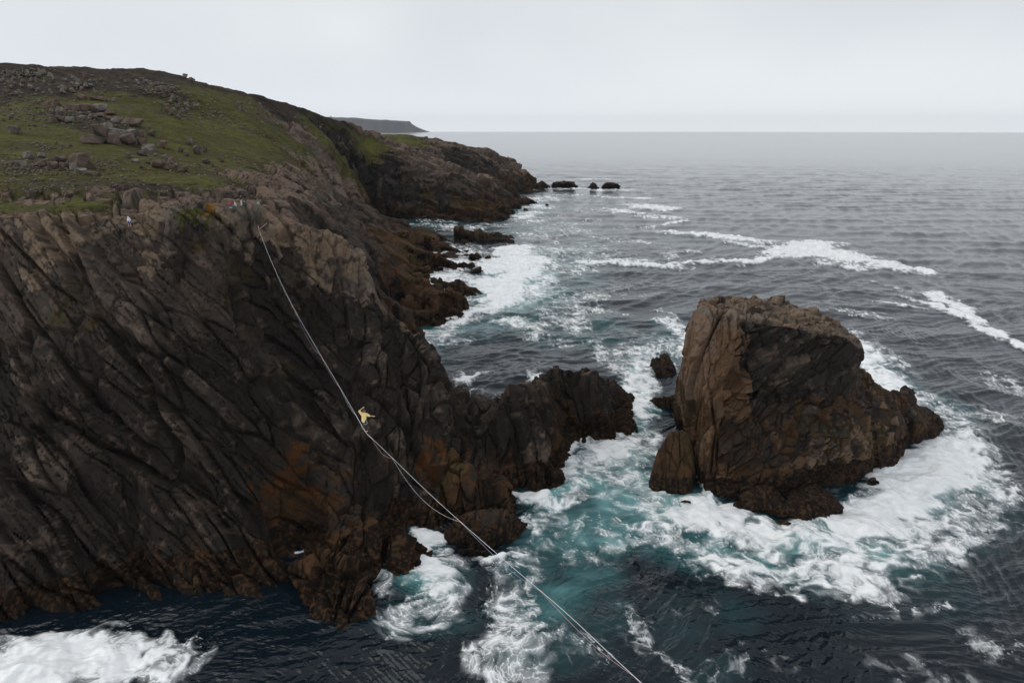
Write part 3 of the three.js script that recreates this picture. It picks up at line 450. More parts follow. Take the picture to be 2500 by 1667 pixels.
/* ------------------------------------------------------------------ the sea: swell, chop, aerated water and foam */
/* [px, py, half width, half height, turn in degrees, strength] of patches, laid on the water where they float */
const patch = (px, py, rx, ry, rot, s) => { const a = rot * PI / 180, o = atH(px, py, 0), u = atH(px + rx * cos(a), py + rx * sin(a), 0).sub(o), v = atH(px - ry * sin(a), py + ry * cos(a), 0).sub(o), det = u.x * v.z - u.z * v.x; return { x: o.x, z: o.z, a: v.z / det, b: -v.x / det, c: -u.z / det, e: u.x / det, s, r: 2.2 * max(hypot(u.x, u.z), hypot(v.x, v.z)) }; };
const patches = (s) => s.trim().split('\n').flatMap((l) => l.split(',')).map((t) => t.trim().split(/\s+/).map(Number)).filter((t) => t.length === 6).map((t) => patch(...t));
const foamPatches = patches(`
2260 1160 130 75 -25 1.5, 2180 1230 90 50 -10 1.4, 2100 1270 110 40 0 1.2, 2000 1310 150 40 0 1.0, 1850 1310 120 40 10 1.2, 1760 1260 90 25 0 1.3, 1690 1240 60 22 0 1.3
1800 1370 140 40 20 .95, 1950 1390 200 44 5 .98, 2120 1360 160 60 -15 .9, 2050 1440 130 18 5 .85, 1900 1440 130 20 12 .75, 2320 1290 130 70 -25 .72, 2420 1200 70 90 0 .62, 2350 1100 80 60 30 .55
2250 1080 60 20 20 1.3, 2330 1040 70 30 25 .5, 2160 930 90 28 30 1.0, 2250 975 90 20 25 .7, 2380 1000 100 14 15 .5, 2110 870 40 25 35 1.1, 2140 860 80 20 25 .7, 2080 830 30 20 0 .9, 2430 930 80 20 15 .4
1560 960 34 70 -8 .95, 1590 890 50 30 0 .9, 1570 860 60 30 0 .6, 1540 900 40 30 0 .6, 1650 800 40 14 30 .9, 1630 770 30 8 40 .8, 1670 840 20 24 0 .9, 1600 830 60 14 15 .5
1540 1080 50 30 0 .85, 1590 1060 30 40 0 .8, 1480 1100 90 20 15 .95, 1395 1080 26 34 0 1.3, 1400 1140 30 50 10 1.0, 1440 1130 70 40 10 .75, 1500 1170 100 35 10 .72, 1420 1200 90 20 0 .75
1290 1208 40 8 8 1.5, 1340 1222 70 10 5 1.0, 1330 1260 60 30 0 .65, 1570 1230 60 26 0 .75, 1640 1255 50 20 10 1.2, 1560 1300 110 30 -10 .62, 1440 1290 110 35 0 .5, 1380 1340 90 26 20 .45
1720 1205 14 40 -20 1.4, 1600 1190 16 50 0 .9, 1310 1330 50 14 -15 .7, 1230 1362 60 8 -4 .9, 1310 1290 22 18 0 .8
1260 1400 40 40 0 .6, 1270 1470 40 60 10 .72, 1220 1500 34 22 0 .6, 1240 1560 60 40 30 .7, 1170 1610 50 40 20 .7, 1240 1640 90 30 0 .55, 1330 1570 60 40 30 .45, 1440 1600 70 40 0 .38
1640 1620 120 40 10 .36, 1560 1520 90 40 40 .33, 1850 1620 120 40 0 .3, 2250 1640 140 40 15 .32, 2420 1560 90 40 20 .34, 1700 1480 80 30 20 .32, 2200 1480 120 20 -10 .4
1030 1315 34 20 0 1.4, 1020 1355 22 34 0 1.25, 1060 1395 70 24 10 1.0, 1070 1440 60 24 0 .95, 1000 1400 40 30 0 .6, 1100 1420 40 30 0 .75, 1040 1480 90 16 -6 .75, 1120 1465 24 30 -30 .8, 970 1470 20 40 0 .55, 1010 1520 60 14 10 .72, 1090 1515 60 14 -25 .7, 1000 1545 50 10 10 .5, 1130 1370 70 12 15 .5, 925 1405 40 14 10 .95, 940 1430 22 30 0 .6
736 1346 24 4 0 1.3, 1080 1345 20 6 0 .6
100 1590 150 40 -10 1.15, 220 1600 140 40 0 1.0, 330 1600 110 40 10 .95, 60 1640 140 40 0 1.2, 420 1620 60 40 0 .85, 480 1590 30 26 0 .6, 300 1650 140 26 0 .95, 220 1545 80 12 -10 .7
1240 700 60 30 -35 1.5, 1220 740 60 14 -15 1.2, 1280 660 60 40 -30 1.1, 1230 650 50 20 0 1.4, 1250 620 40 16 0 1.5, 1310 640 50 30 0 .8, 1320 700 50 30 -30 .8, 1170 760 50 10 -12 1.3, 1200 640 30 10 0 1.3, 1120 645 40 5 0 1.3, 1140 640 20 5 0 1.2, 1190 690 30 20 0 1.3, 1280 605 60 8 0 .9, 1350 610 60 8 0 .7, 1400 660 60 20 0 .55
1068 700 12 24 0 1.4, 1090 690 60 50 0 1.0, 1060 640 60 20 0 .9, 1100 610 70 14 0 .8, 1120 787 40 8 -10 1.0, 1070 815 40 16 -10 .9, 1045 845 20 40 0 .7, 1120 835 40 8 -8 .6, 1100 812 30 8 0 .6, 1270 785 50 10 5 .85, 1245 780 20 5 0 .9, 1300 805 30 12 30 .7, 1330 760 60 14 30 .6, 1400 790 40 16 60 .6, 1420 770 12 40 -10 .6, 1460 850 20 30 -40 .65, 1500 860 60 14 10 .6, 1340 830 60 14 10 .45, 1440 720 50 14 15 .5, 1480 760 60 12 10 .5
1136 925 26 9 0 1.3, 1175 912 26 4 -14 .9, 1150 950 30 5 0 .6, 1305 920 18 14 0 .9, 1200 960 30 6 0 .4
1290 520 40 5 0 .9, 1300 540 30 4 0 .9, 1270 530 26 5 0 1.0, 1310 505 40 5 0 .9, 1320 485 50 6 0 .8, 1290 460 26 4 0 .9, 1110 552 60 4 3 .9, 1010 548 50 4 0 .8, 1060 540 50 3 2 .6, 950 552 40 3 4 .6, 1140 565 60 4 5 .7, 1190 548 50 4 0 .6
1385 461 50 2 0 1.1, 1490 464 50 2 0 1.1, 1450 437 60 1.5 0 .8, 1540 440 20 1.2 0 .6
1570 484 26 2.5 0 1.1, 1480 480 80 2 3 .8, 1400 476 50 2 2 .7, 1590 505 60 6 4 1.2, 1640 510 30 3 -3 1.2, 1530 517 60 3 8 1.1, 1610 530 50 4 4 1.0, 1650 544 26 2.5 -10 1.2, 1480 515 40 3 5 .7, 1430 512 40 5 5 .5
1980 600 60 10 0 1.6, 1940 612 60 12 0 1.5, 2040 620 80 12 10 1.6, 2130 640 90 7 9 1.5, 2240 659 50 4 8 1.4, 2180 655 60 5 9 1.2, 2050 645 70 8 6 .9, 1880 590 26 3 0 1.2, 1870 632 50 5 -12 1.3, 1840 640 20 4 0 1.2, 1900 618 50 5 -5 1.2
1780 580 110 5 7 1.2, 1700 572 70 4 5 1.1, 1840 600 70 5 8 .9, 1640 566 60 3 4 .8, 1700 640 100 3 -3 1.2, 1590 648 80 4 4 1.3, 1500 640 80 4 -2 1.0, 1790 636 40 3 2 1.2, 1450 640 60 6 0 .7, 1640 620 20 14 0 .6, 1680 615 40 4 3 .7, 1560 590 60 5 5 .5, 1480 580 60 6 10 .5
2300 730 44 9 22 1.3, 2350 748 40 9 30 1.3, 2375 775 18 14 40 1.2, 2400 800 60 6 28 1.3, 2470 830 50 6 28 1.4, 2290 748 80 3 14 1.2, 2200 743 60 3 8 .9, 2340 765 60 5 20 1.1, 2080 760 60 4 2 .7, 2130 770 40 5 8 .7, 2040 740 70 2 2 .4, 2180 700 60 4 15 .5, 2150 690 50 2 10 .5
1360 560 90 14 5 .42, 1420 610 120 20 5 .45, 1380 740 90 30 10 .42, 1300 575 60 10 0 .6, 1500 700 60 20 0 .3, 1560 720 60 12 0 .3, 1330 530 60 8 0 .5, 1420 540 60 8 0 .42, 1560 555 80 6 0 .4`);
const tealPatches = patches(`
1440 1200 130 80 0 1.0, 1400 1290 130 60 0 .85, 1500 1120 80 60 0 .8, 1560 980 40 90 0 .8, 1600 860 70 50 0 .6, 1640 800 50 30 20 .6, 1640 1230 90 50 0 1.0, 1560 1200 60 60 0 .9, 1520 1290 90 40 0 .6
1380 1400 110 70 10 .75, 1320 1480 90 60 0 .7, 1420 1480 120 70 10 .5, 1350 1590 140 60 0 .45, 1560 1580 140 60 0 .3, 1700 1500 140 60 0 .28, 1640 1640 200 50 0 .25, 1290 1380 60 40 0 .6
1900 1330 300 70 5 .8, 2250 1180 150 100 -20 .9, 2200 1350 200 70 -10 .55, 2300 1450 200 70 -10 .22, 2150 920 110 50 30 .7, 2280 1000 110 40 20 .5, 2350 1050 100 40 10 .4, 2400 1250 120 90 0 .3
1060 1420 80 50 0 .9, 1050 1500 110 50 0 .4, 1030 1330 40 40 0 .9, 1100 800 80 30 -10 .75, 1060 850 40 40 0 .5, 1260 680 100 70 -30 .9, 1360 640 120 50 -20 .55, 1340 720 120 50 -20 .6, 1300 790 140 40 10 .5, 1450 800 140 60 20 .4, 1260 560 90 20 0 .5, 1290 510 70 20 0 .7, 1400 560 120 20 5 .4, 1080 550 120 10 3 .6, 1250 740 100 30 -10 .7, 1540 640 120 20 0 .3, 1700 590 120 14 4 .3, 1400 490 120 20 3 .35`);
const field = (P, x, z) => { let s = 0; for (const p of P) { const dx = x - p.x, dz = z - p.z; if (dx > p.r || dx < -p.r || dz > p.r || dz < -p.r) continue; const u = p.a * dx + p.b * dz, v = p.c * dx + p.e * dz, q = u * u + v * v; if (q < 4.4) s = max(s, p.s * exp(-q * q * 0.30)) + 0.15 * p.s * exp(-q); } return s; };
function swell(x, z, cell) {
  const wx = 7 * vnoise2(x / 31, z / 31, 71) + 2.2 * vnoise2(x / 9, z / 9, 73), wz = 7 * vnoise2(x / 31, z / 31, 72) + 2.2 * vnoise2(x / 9, z / 9, 74); let h = 0; const X = x + wx, Y = z + wz;
  for (const [l, a, dir, ph] of WAVES) { const k = 2 * PI / l, f = smooth(1.6, 4.5, l / cell); if (f <= 0) continue; const g = 1 + 0.9 * vnoise2(x / (l * 2.3) + ph * 3, z / (l * 2.3), 75), s = sin(k * (X * cos(dir) + Y * sin(dir)) + ph); h += f * g * a * (1 - 1.7 * abs(s) + 0.3 * s); }
  return h;
}
const eddy = atH(1045, 1448, 0);
const WAVES = []; for (let i = 0, l = 62; i < 27; i++, l *= 0.82) WAVES.push([l, (l > 9 ? 0.0105 : 0.0155) * pow(l, 0.74), 1.15 + R(-0.95, 0.95), R(0, 6.28)]);
{
  const d = SEA_CELL, a0 = -0.80, a1 = 0.80, ni = round((a1 - a0) / d), rows = []; let r = 42;
  while (r < 15000) { rows.push(r); r += max(r * d * 1.0, r * r * d * (r < 450 ? 0.0095 : 0.0095 - 0.0045 * smooth(450, 800, r))); }
  rows.push(15000);
  const nj = rows.length, pos = new Float32Array((ni + 1) * nj * 3), col = new Float32Array((ni + 1) * nj * 3), uv = new Float32Array((ni + 1) * nj * 2), idx = new Uint32Array(ni * (nj - 1) * 6), rgb = [0, 0, 0]; let buried = false;
  const deep = [0.0030, 0.0080, 0.0130], teal = [0.020, 0.085, 0.092], bright = [0.21, 0.46, 0.46], white = [0.91, 0.925, 0.93];
  for (let j = 0, q = 0; j < nj; j++) for (let i = 0; i <= ni; i++, q++) {
    const rr = rows[j], t = a0 + i * d, x = rr * sin(t), z = -rr * cos(t), cell = j + 1 < nj ? max(rr * d, rows[j + 1] - rr) : 1e5;
    const lee = rr < 110 ? 1 - 0.72 * smooth(2, 22, -6 - x) : 1; let y = swell(x, z, cell) * lee, F = 0, T = 0, f = 0;
    if (rr < 1500) {
      const wx = 2.2 * fbm2(x / 7, z / 7, 3, 21) + 0.9 * fbm2(x / 1.7, z / 1.7, 2, 23), wz = 2.2 * fbm2(x / 7, z / 7, 3, 27) + 0.9 * fbm2(x / 1.7, z / 1.7, 2, 29), sc = 1 + smooth(130, 420, rr) * 1.8;
      F = field(foamPatches, x + wx * 1.3 * sc, z + wz * 1.3 * sc); T = field(tealPatches, x + wx, z + wz);
      let X = x + wx * 1.2, Y = z + wz * 1.2;
      const ex = x - eddy.x, ez = z - eddy.z, er = hypot(ex, ez); if (er < 9.5) { Y = er * 1.25 + wx * 0.6; X = Math.atan2(ez, ex) * 2.6 + er * 0.35 + wz * 0.4; }   // water turning in the pool drags its foam round
      const l1 = max(1 - smooth(0.0, 0.085, abs(fbm2(X / (4.2 * sc), Y / (4.2 * sc), 3, 3))), 0.8 * (1 - smooth(0.0, 0.07, abs(fbm2(X / (2.4 * sc) + 9, Y / (2.4 * sc), 3, 13))))), l2 = 1 - smooth(0, 0.24, worley2(X / (0.95 * sc) + 3, Y / (0.95 * sc), 5)), l3 = 1 - smooth(0, 0.3, worley2(X / (0.42 * sc) + 7, Y / (0.42 * sc), 8));
      const big = fbm2(x / 8, z / 8, 3, 37), fine = fbm2(X / 1.3, Y / 1.3, 4, 33);
      const lace = 0.62 * l1 * smooth(-0.25, 0.2, fbm2(x / 3, z / 3, 2, 39)) + 0.34 * l2 + 0.4 * l3 * (rr < 260 ? 1 : 0.6) + 0.95 * fine + 0.7 * big;
      const core = smooth(0.7, 1.2, F + 0.55 * fine + 0.45 * big + 0.12 * l2), web = smooth(0.55, 1.15, lace + F * 0.95 - 0.35) * smooth(0.15, 0.5, F), veil = 0.34 * smooth(0.3, 0.95, F + 0.8 * fine + 0.5 * big) * smooth(0.1, 0.4, F);
      f = max(core, web * (0.72 + 0.28 * l2), veil) * (0.9 + 0.25 * fine);
      T = clamp(T * (0.75 + 0.7 * fbm2(x / 6, z / 6, 3, 43)) + 0.12 * max(0, F - 0.4));
      y = y * (1 - 0.3 * clamp(F)) + clamp(F - 0.2, 0, 1.2) * (0.35 + 0.8 * fbm2(x / 4, z / 4, 4, 51)) * (rr < 300 ? 1 : 1.5) + f * 0.12;
    } else f = 0;
    for (let c = 0; c < 3; c++) rgb[c] = deep[c];
    const t1 = smooth(0.02, 0.75, T), t2 = smooth(0.55, 1.1, T) * 0.8; mix3(rgb, teal, t1); mix3(rgb, bright, t2 * (0.55 + 0.6 * fbm2(x / 3, z / 3, 3, 47)));
    mix3(rgb, white, clamp(f * 0.98));
    pos[3 * q] = x; pos[3 * q + 1] = y; pos[3 * q + 2] = z; uv[2 * q] = (0.94 * x + 0.34 * z) / 23; uv[2 * q + 1] = (0.94 * z - 0.34 * x) / 23; col[3 * q] = rgb[0]; col[3 * q + 1] = rgb[1]; col[3 * q + 2] = rgb[2];
  }
  let o = 0;
  for (let j = 0; j < nj - 1; j++) for (let i = 0; i < ni; i++) { const a = j * (ni + 1) + i; if (i % 4 === 0) buried = pos[3 * a] < X1 && pos[3 * a + 2] > Z0 && sample(grid, pos[3 * a], pos[3 * a + 2]) > 3.5 && sample(grid, pos[3 * a + 12], pos[3 * a + 14]) > 3.5; if (buried) continue; idx[o++] = a; idx[o++] = a + 1; idx[o++] = a + ni + 1; idx[o++] = a + 1; idx[o++] = a + ni + 2; idx[o++] = a + ni + 1; }
  const g = meshGeometry(pos, idx.slice(0, o), col); g.setAttribute('uv', new THREE.BufferAttribute(uv, 2));
  console.log('sea', ni, nj, o / 3);
  const sea = new THREE.Mesh(g, new THREE.MeshPhysicalMaterial({ vertexColors: true, roughness: 0.1, ior: 1.33, bumpMap: rippleRelief, bumpScale: 0.08 }));
  put(sea, 'sea', 'dark slate sea with teal and white foam round the rocks', 'sea', null, 'structure');
}

/* ------------------------------------------------------------------ loose stones on the hill */
function groundHit(px, py) { const r = ray(px, py).normalize(), o = V(0, EYE, 0); let t = 60; for (; t < 900; t += 0.5) { const x = r.x * t, y = EYE + r.y * t, z = r.z * t; if (y < groundHeight(x, z)) break; } if (t >= 640) return groundHit(px, py + 5); return V(r.x * t, EYE + r.y * t, r.z * t); }
function surfaceY(x, z, rad) { let m = -1e9; const r2 = rad * rad; for (let i = 0; i < landPos.length; i += 3) { const dx = landPos[i] - x, dz = landPos[i + 2] - z; if (dx * dx + dz * dz < r2 && landPos[i + 1] > m) m = landPos[i + 1]; } return m < -1e8 ? groundHeight(x, z) : m; }
function stoneGeometry(sx, sy, sz, boxy) {                          // a worn block: bevelled hull of scattered corners, base at y = 0
  const pts = []; for (let i = 0; i < 26; i++) { const v = V(R(-1, 1), R(-1, 1), R(-1, 1)); const l = lerp(v.length(), max(abs(v.x), abs(v.y), abs(v.z)), boxy); v.multiplyScalar(1 / l); v.x *= sx * R(0.85, 1); v.y = (v.y * R(0.8, 1) + 0.72) * sy; v.z *= sz * R(0.85, 1); pts.push(v); }
  const pos = []; for (const f of new ConvexHull().setFromPoints(pts).faces) { const a = f.edge.head().point, b = f.edge.next.head().point, c = f.edge.next.next.head().point; pos.push(a.x, a.y, a.z, b.x, b.y, b.z, c.x, c.y, c.z); }
  let g = new THREE.BufferGeometry(); g.setAttribute('position', new THREE.Float32BufferAttribute(pos, 3));
  g = toCreasedNormals(g, 0.5); const p = g.attributes.position.array, uv = new Float32Array(p.length / 3 * 2); for (let i = 0; i < p.length / 3; i++) { uv[2 * i] = (p[3 * i] + 0.4 * p[3 * i + 2]) / 5; uv[2 * i + 1] = (p[3 * i + 1] + 0.6 * p[3 * i + 2]) / 5; } g.setAttribute('uv', new THREE.BufferAttribute(uv, 2)); return g;
}
const mottle = (() => { const n = 256, a = new Uint8Array(n * n * 4); for (let j = 0; j < n; j++) for (let i = 0; i < n; i++) { let s = 0, k = 0.5; for (let o = 0, f = 6; o < 5; o++, f *= 2, k *= 0.6) s += k * pnoise(i / n, j / n, f, 70 + o); const v = clamp(0.35 + 0.75 * s) * 255, o = (j * n + i) * 4; a[o] = v; a[o + 1] = v * 0.98; a[o + 2] = v * 0.96; a[o + 3] = 255; } const t = new THREE.DataTexture(a, n, n); t.colorSpace = THREE.SRGBColorSpace; t.wrapS = t.wrapT = THREE.RepeatWrapping; t.magFilter = THREE.LinearFilter; t.needsUpdate = true; return t; })();
const stoneMaterial = (c) => new THREE.MeshPhysicalMaterial({ color: new THREE.Color().setRGB(...c), map: mottle, roughness: 0.9, specularIntensity: 0.3, bumpMap: rockRelief, bumpScale: 0.1 });
const stoneTones = { brown: stoneMaterial([0.21, 0.16, 0.13]), pink: stoneMaterial([0.25, 0.185, 0.15]), grey: stoneMaterial([0.31, 0.285, 0.255]), dark: stoneMaterial([0.18, 0.15, 0.13]) };
const stoneShapes = []; for (let i = 0; i < 9; i++) stoneShapes.push(stoneGeometry(1, R(0.75, 1), R(0.8, 1), i % 3 ? 0.8 : 0.3));
function stone(px, py, w, h, tone, name, label, group) {            // foot of the stone sighted at px, py; apparent width and height
  const p = groundHit(px, py), k = hypot(p.x, p.z) / FOCAL * 1.02, m = new THREE.Mesh(stoneShapes[floor(rnd() * stoneShapes.length)], stoneTones[tone]);
  m.scale.set(w * k * 0.46, h * k / 1.25, w * k * R(0.35, 0.55)); m.position.set(p.x, surfaceY(p.x, p.z, 1.2 + p.z * -0.004) - 0.3 * h * k, p.z); m.rotation.set(R(-0.1, 0.1), R(-0.35, 0.35) + (rnd() < 0.5 ? PI : 0), R(-0.14, 0.14));
  return put(m, name, label, 'stone', group);
}
const one = (s, tone, label) => { const [a, b, w, h] = s.split(' ').map(Number); stone(a, b, w, h, tone, 'boulder', label); };
one('205 410 58 28', 'brown', 'largest rounded brown boulder, alone on the grass at the left');
one('241 331 36 29', 'brown', 'domed brown block at the upper left of the tor');
one('280 334 44 16', 'grey', 'grey wedge block in the middle of the tor');
one('318 334 38 18', 'grey', 'pale slab at the upper right of the tor');
one('277 353 42 20', 'brown', 'left half of the cracked slab along the foot of the tor');
one('317 352 40 19', 'brown', 'right half of the cracked slab along the foot of the tor');
one('228 350 54 22', 'brown', 'dark brown cracked block at the lower left of the tor');
one('263 320 28 14', 'grey', 'flat grey block on top of the tor');
one('346 340 20 15', 'brown', 'upper of the two stones just right of the tor');
one('345 354 22 14', 'pink', 'paler lower stone just right of the tor');
one('360 366 32 13', 'grey', 'flat tilted slab lying right of and below the tor');
one('397 360 22 15', 'pink', 'lone pointed pinkish boulder right of the tor on grass');
one('371 332 18 12', 'dark', 'dark low stone above and right of the tor');
one('325 307 52 16', 'pink', 'long pink slab lying above the tor');
one('452 193 12 7', 'grey', 'pointed stone standing up on the skyline of the hill');
one('468 201 16 9', 'pink', 'slab leaning on the skyline beside the pointed stone');
one('49 404 27 14', 'grey', 'pale grey rounded boulder at the far left below the slope');
one('34 325 28 14', 'dark', 'dark boulder on the grass at the left edge');
one('385 409 32 16', 'brown', 'wide brown boulder low on the grass below the tor');
one('417 399 18 14', 'pink', 'pink block of a leaning pair on the lower grass');
one('404 390 13 9', 'grey', 'white-faced block of a leaning pair on the lower grass');
one('450 418 22 10', 'brown', 'low brown boulder at the foot of the grass slope');
one('482 377 17 15', 'dark', 'dark split boulder on the right of the grass slope');
const many = (s, tones, name, label, group) => s.split(',').forEach((t, i) => { const [a, b, w, h] = t.trim().split(/\s+/).map(Number); stone(a, b, w, h, tones[i % tones.length], name, label, group); });
many('98 406 24 12, 71 386 28 11, 132 411 26 13, 157 412 22 11, 180 415 24 11, 150 403 26 9, 120 395 20 9, 100 386 18 8, 20 402 20 7, 60 412 16 7, 200 421 30 8, 225 428 34 8', ['brown', 'grey', 'brown'], 'ridge_stone', 'stone in the row leading up to the largest rounded boulder', 'stones in the row by the largest boulder');
many('131 297 18 12, 148 297 18 10, 170 298 30 9, 157 281 10 9, 115 266 18 14, 136 260 24 12, 145 277 18 14, 187 269 18 12, 211 268 24 13, 173 266 16 10, 248 271 38 13, 195 243 26 11, 236 245 30 9, 190 300 14 10, 200 292 18 8, 225 290 22 8, 245 284 22 7, 262 292 20 8, 285 298 24 9, 270 280 24 8', ['pink', 'brown', 'grey', 'pink'], 'tier_stone', 'blocky stone in the broken tiers of rock above the tor', 'stones in the tiers above the tor');
many('311 384 18 11, 330 395 21 10, 345 381 24 11, 412 414 13 11, 430 410 12 8, 360 400 12 7, 345 412 12 6, 380 385 10 6, 440 372 14 8, 455 380 12 7, 300 420 12 6, 505 400 22 10, 520 410 14 8, 465 355 12 8, 500 372 12 9, 540 395 12 6', ['brown', 'grey', 'dark'], 'slope_stone', 'small stone scattered on the grass below and right of the tor', 'stones on the grass below the tor');
function scatter(n, fn, tones, name, label, group, s0, s1) { for (let i = 0; i < n; i++) { const [a, b] = fn(), s = lerp(s0, s1, pow(rnd(), 2.2)); stone(a, b, s * R(1, 1.6), s * R(0.55, 0.9), tones[floor(rnd() * tones.length)], name, label, group); } }
const gauss = () => (rnd() + rnd() + rnd() - 1.5) / 1.5;
scatter(78, () => [R(0, 210), 172 + R(0, 55) + 0.1 * R(0, 100)], ['grey', 'grey', 'pink'], 'crest_stone', 'pale stone strewn over the heather of the left crest', 'stones on the left crest', 3.5, 11);
scatter(40, () => [R(150, 300), R(195, 250)], ['grey', 'grey', 'pink'], 'hollow_stone', 'pale stone in the heather hollow between the two crests', 'stones in the hollow between the crests', 3.5, 9);
scatter(80, () => { const t = rnd(); return [lerp(340, 470, t) + 75 * gauss(), lerp(180, 285, pow(t, 0.8)) + 34 * gauss()]; }, ['grey', 'pink', 'grey'], 'brow_stone', 'pale stone strewn down from the middle crest toward the right', 'stones below the middle crest', 3.5, 10);
scatter(24, () => { const x = R(560, 790); return [x, 214 + (x - 560) * 0.3 + R(16, 75)]; }, ['pink', 'grey'], 'shoulder_stone', 'small stone on the far grassy shoulder of the hill', 'stones on the far shoulder', 4, 9);

/* countless smaller stones in the turf */
{
  const inst = new THREE.InstancedMesh(stoneShapes[1], stoneTones.grey, 1600), M = new THREE.Matrix4(), q = new THREE.Quaternion(), e = new THREE.Euler(), c = new THREE.Color(); let k = 0;
  while (k < 1600) {
    const a = R(0, 820), b = R(170, 470), p = groundHit(a, b); if (p.y < 30 || p.z < (a > 480 ? -400 : -560)) continue;
    zoneAt(p.x, p.z, zTmp); const dens = clamp(zTmp[0] * 0.35 + zTmp[1] * 0.8 + zTmp[2] * 0.5) * smooth(-0.2, 0.35, fbm2(p.x / 30, p.z / 30, 3, 81)); if (rnd() > dens) continue;
    const s = hypot(p.x, p.z) / FOCAL * R(1.4, 3.4); e.set(R(-0.3, 0.3), R(0, 6), R(-0.3, 0.3)); M.compose(V(p.x, groundHeight(p.x, p.z) + 0.1, p.z), q.setFromEuler(e), V(s, s * 0.6, s)); inst.setMatrixAt(k, M);
    const l = R(0.6, 1.25); inst.setColorAt(k, c.setRGB(l, l * 0.94, l * 0.88)); k++;
  }
  put(inst, 'scattered_pebbles', 'countless small pale stones scattered through the turf of the hill', 'stones', null, 'stuff');
}

/* ------------------------------------------------------------------ people */
const capsule = (p, a, b, ra, rb) => { const bx = b.x - a.x, by = b.y - a.y, bz = b.z - a.z, px = p.x - a.x, py = p.y - a.y, pz = p.z - a.z, t = clamp((px * bx + py * by + pz * bz) / (bx * bx + by * by + bz * bz + 1e-9)); return hypot(px - bx * t, py - by * t, pz - bz * t) - lerp(ra, rb, t); };
const smin = (a, b, k) => { const h = clamp(0.5 + 0.5 * (b - a) / k); return lerp(b, a, h) - k * h * (1 - h); };
function limbs(bones, cell, k = 0.03, cut) {
  const box = new THREE.Box3(); for (const [a, b, ra, rb] of bones) { box.expandByPoint(a.clone().addScalar(ra + 0.04)); box.expandByPoint(a.clone().addScalar(-ra - 0.04)); box.expandByPoint(b.clone().addScalar(rb + 0.04)); box.expandByPoint(b.clone().addScalar(-rb - 0.04)); }
  const p = V(0, 0, 0), f = (x, y, z) => { p.set(x, y, z); let d = 9; for (const [a, b, ra, rb] of bones) d = smin(d, capsule(p, a, b, ra, rb), k); return cut ? max(d, cut(p)) : d; };
  const { pos, idx } = surfaceNet(f, box.min, box.max, cell), g = new THREE.BufferGeometry(); g.setAttribute('position', new THREE.BufferAttribute(pos, 3)); g.setIndex(new THREE.BufferAttribute(idx, 1)); g.computeVertexNormals(); return g;
}
const cloth = (r, g, b) => new THREE.MeshStandardMaterial({ color: new THREE.Color().setRGB(r, g, b), roughness: 0.85 });
const skin = new THREE.MeshStandardMaterial({ color: new THREE.Color().setRGB(0.52, 0.32, 0.24), roughness: 0.6 }), hairBrown = cloth(0.10, 0.065, 0.035), hairBlack = cloth(0.015, 0.012, 0.010);
const STAND = { head: [0, 1.62, 0], neck: [0, 1.47, 0.01], chest: [0, 1.30, 0], pelvis: [0, 0.95, 0], shL: [-0.18, 1.40, 0], elL: [-0.25, 1.12, 0.02], haL: [-0.24, 0.87, -0.06], shR: [0.18, 1.40, 0], elR: [0.25, 1.12, 0.02], haR: [0.24, 0.87, -0.06], hiL: [-0.09, 0.92, 0], knL: [-0.10, 0.50, -0.02], anL: [-0.10, 0.09, 0.02], toL: [-0.12, 0.035, -0.16], hiR: [0.09, 0.92, 0], knR: [0.10, 0.50, -0.02], anR: [0.10, 0.09, 0.02], toR: [0.12, 0.035, -0.16] };
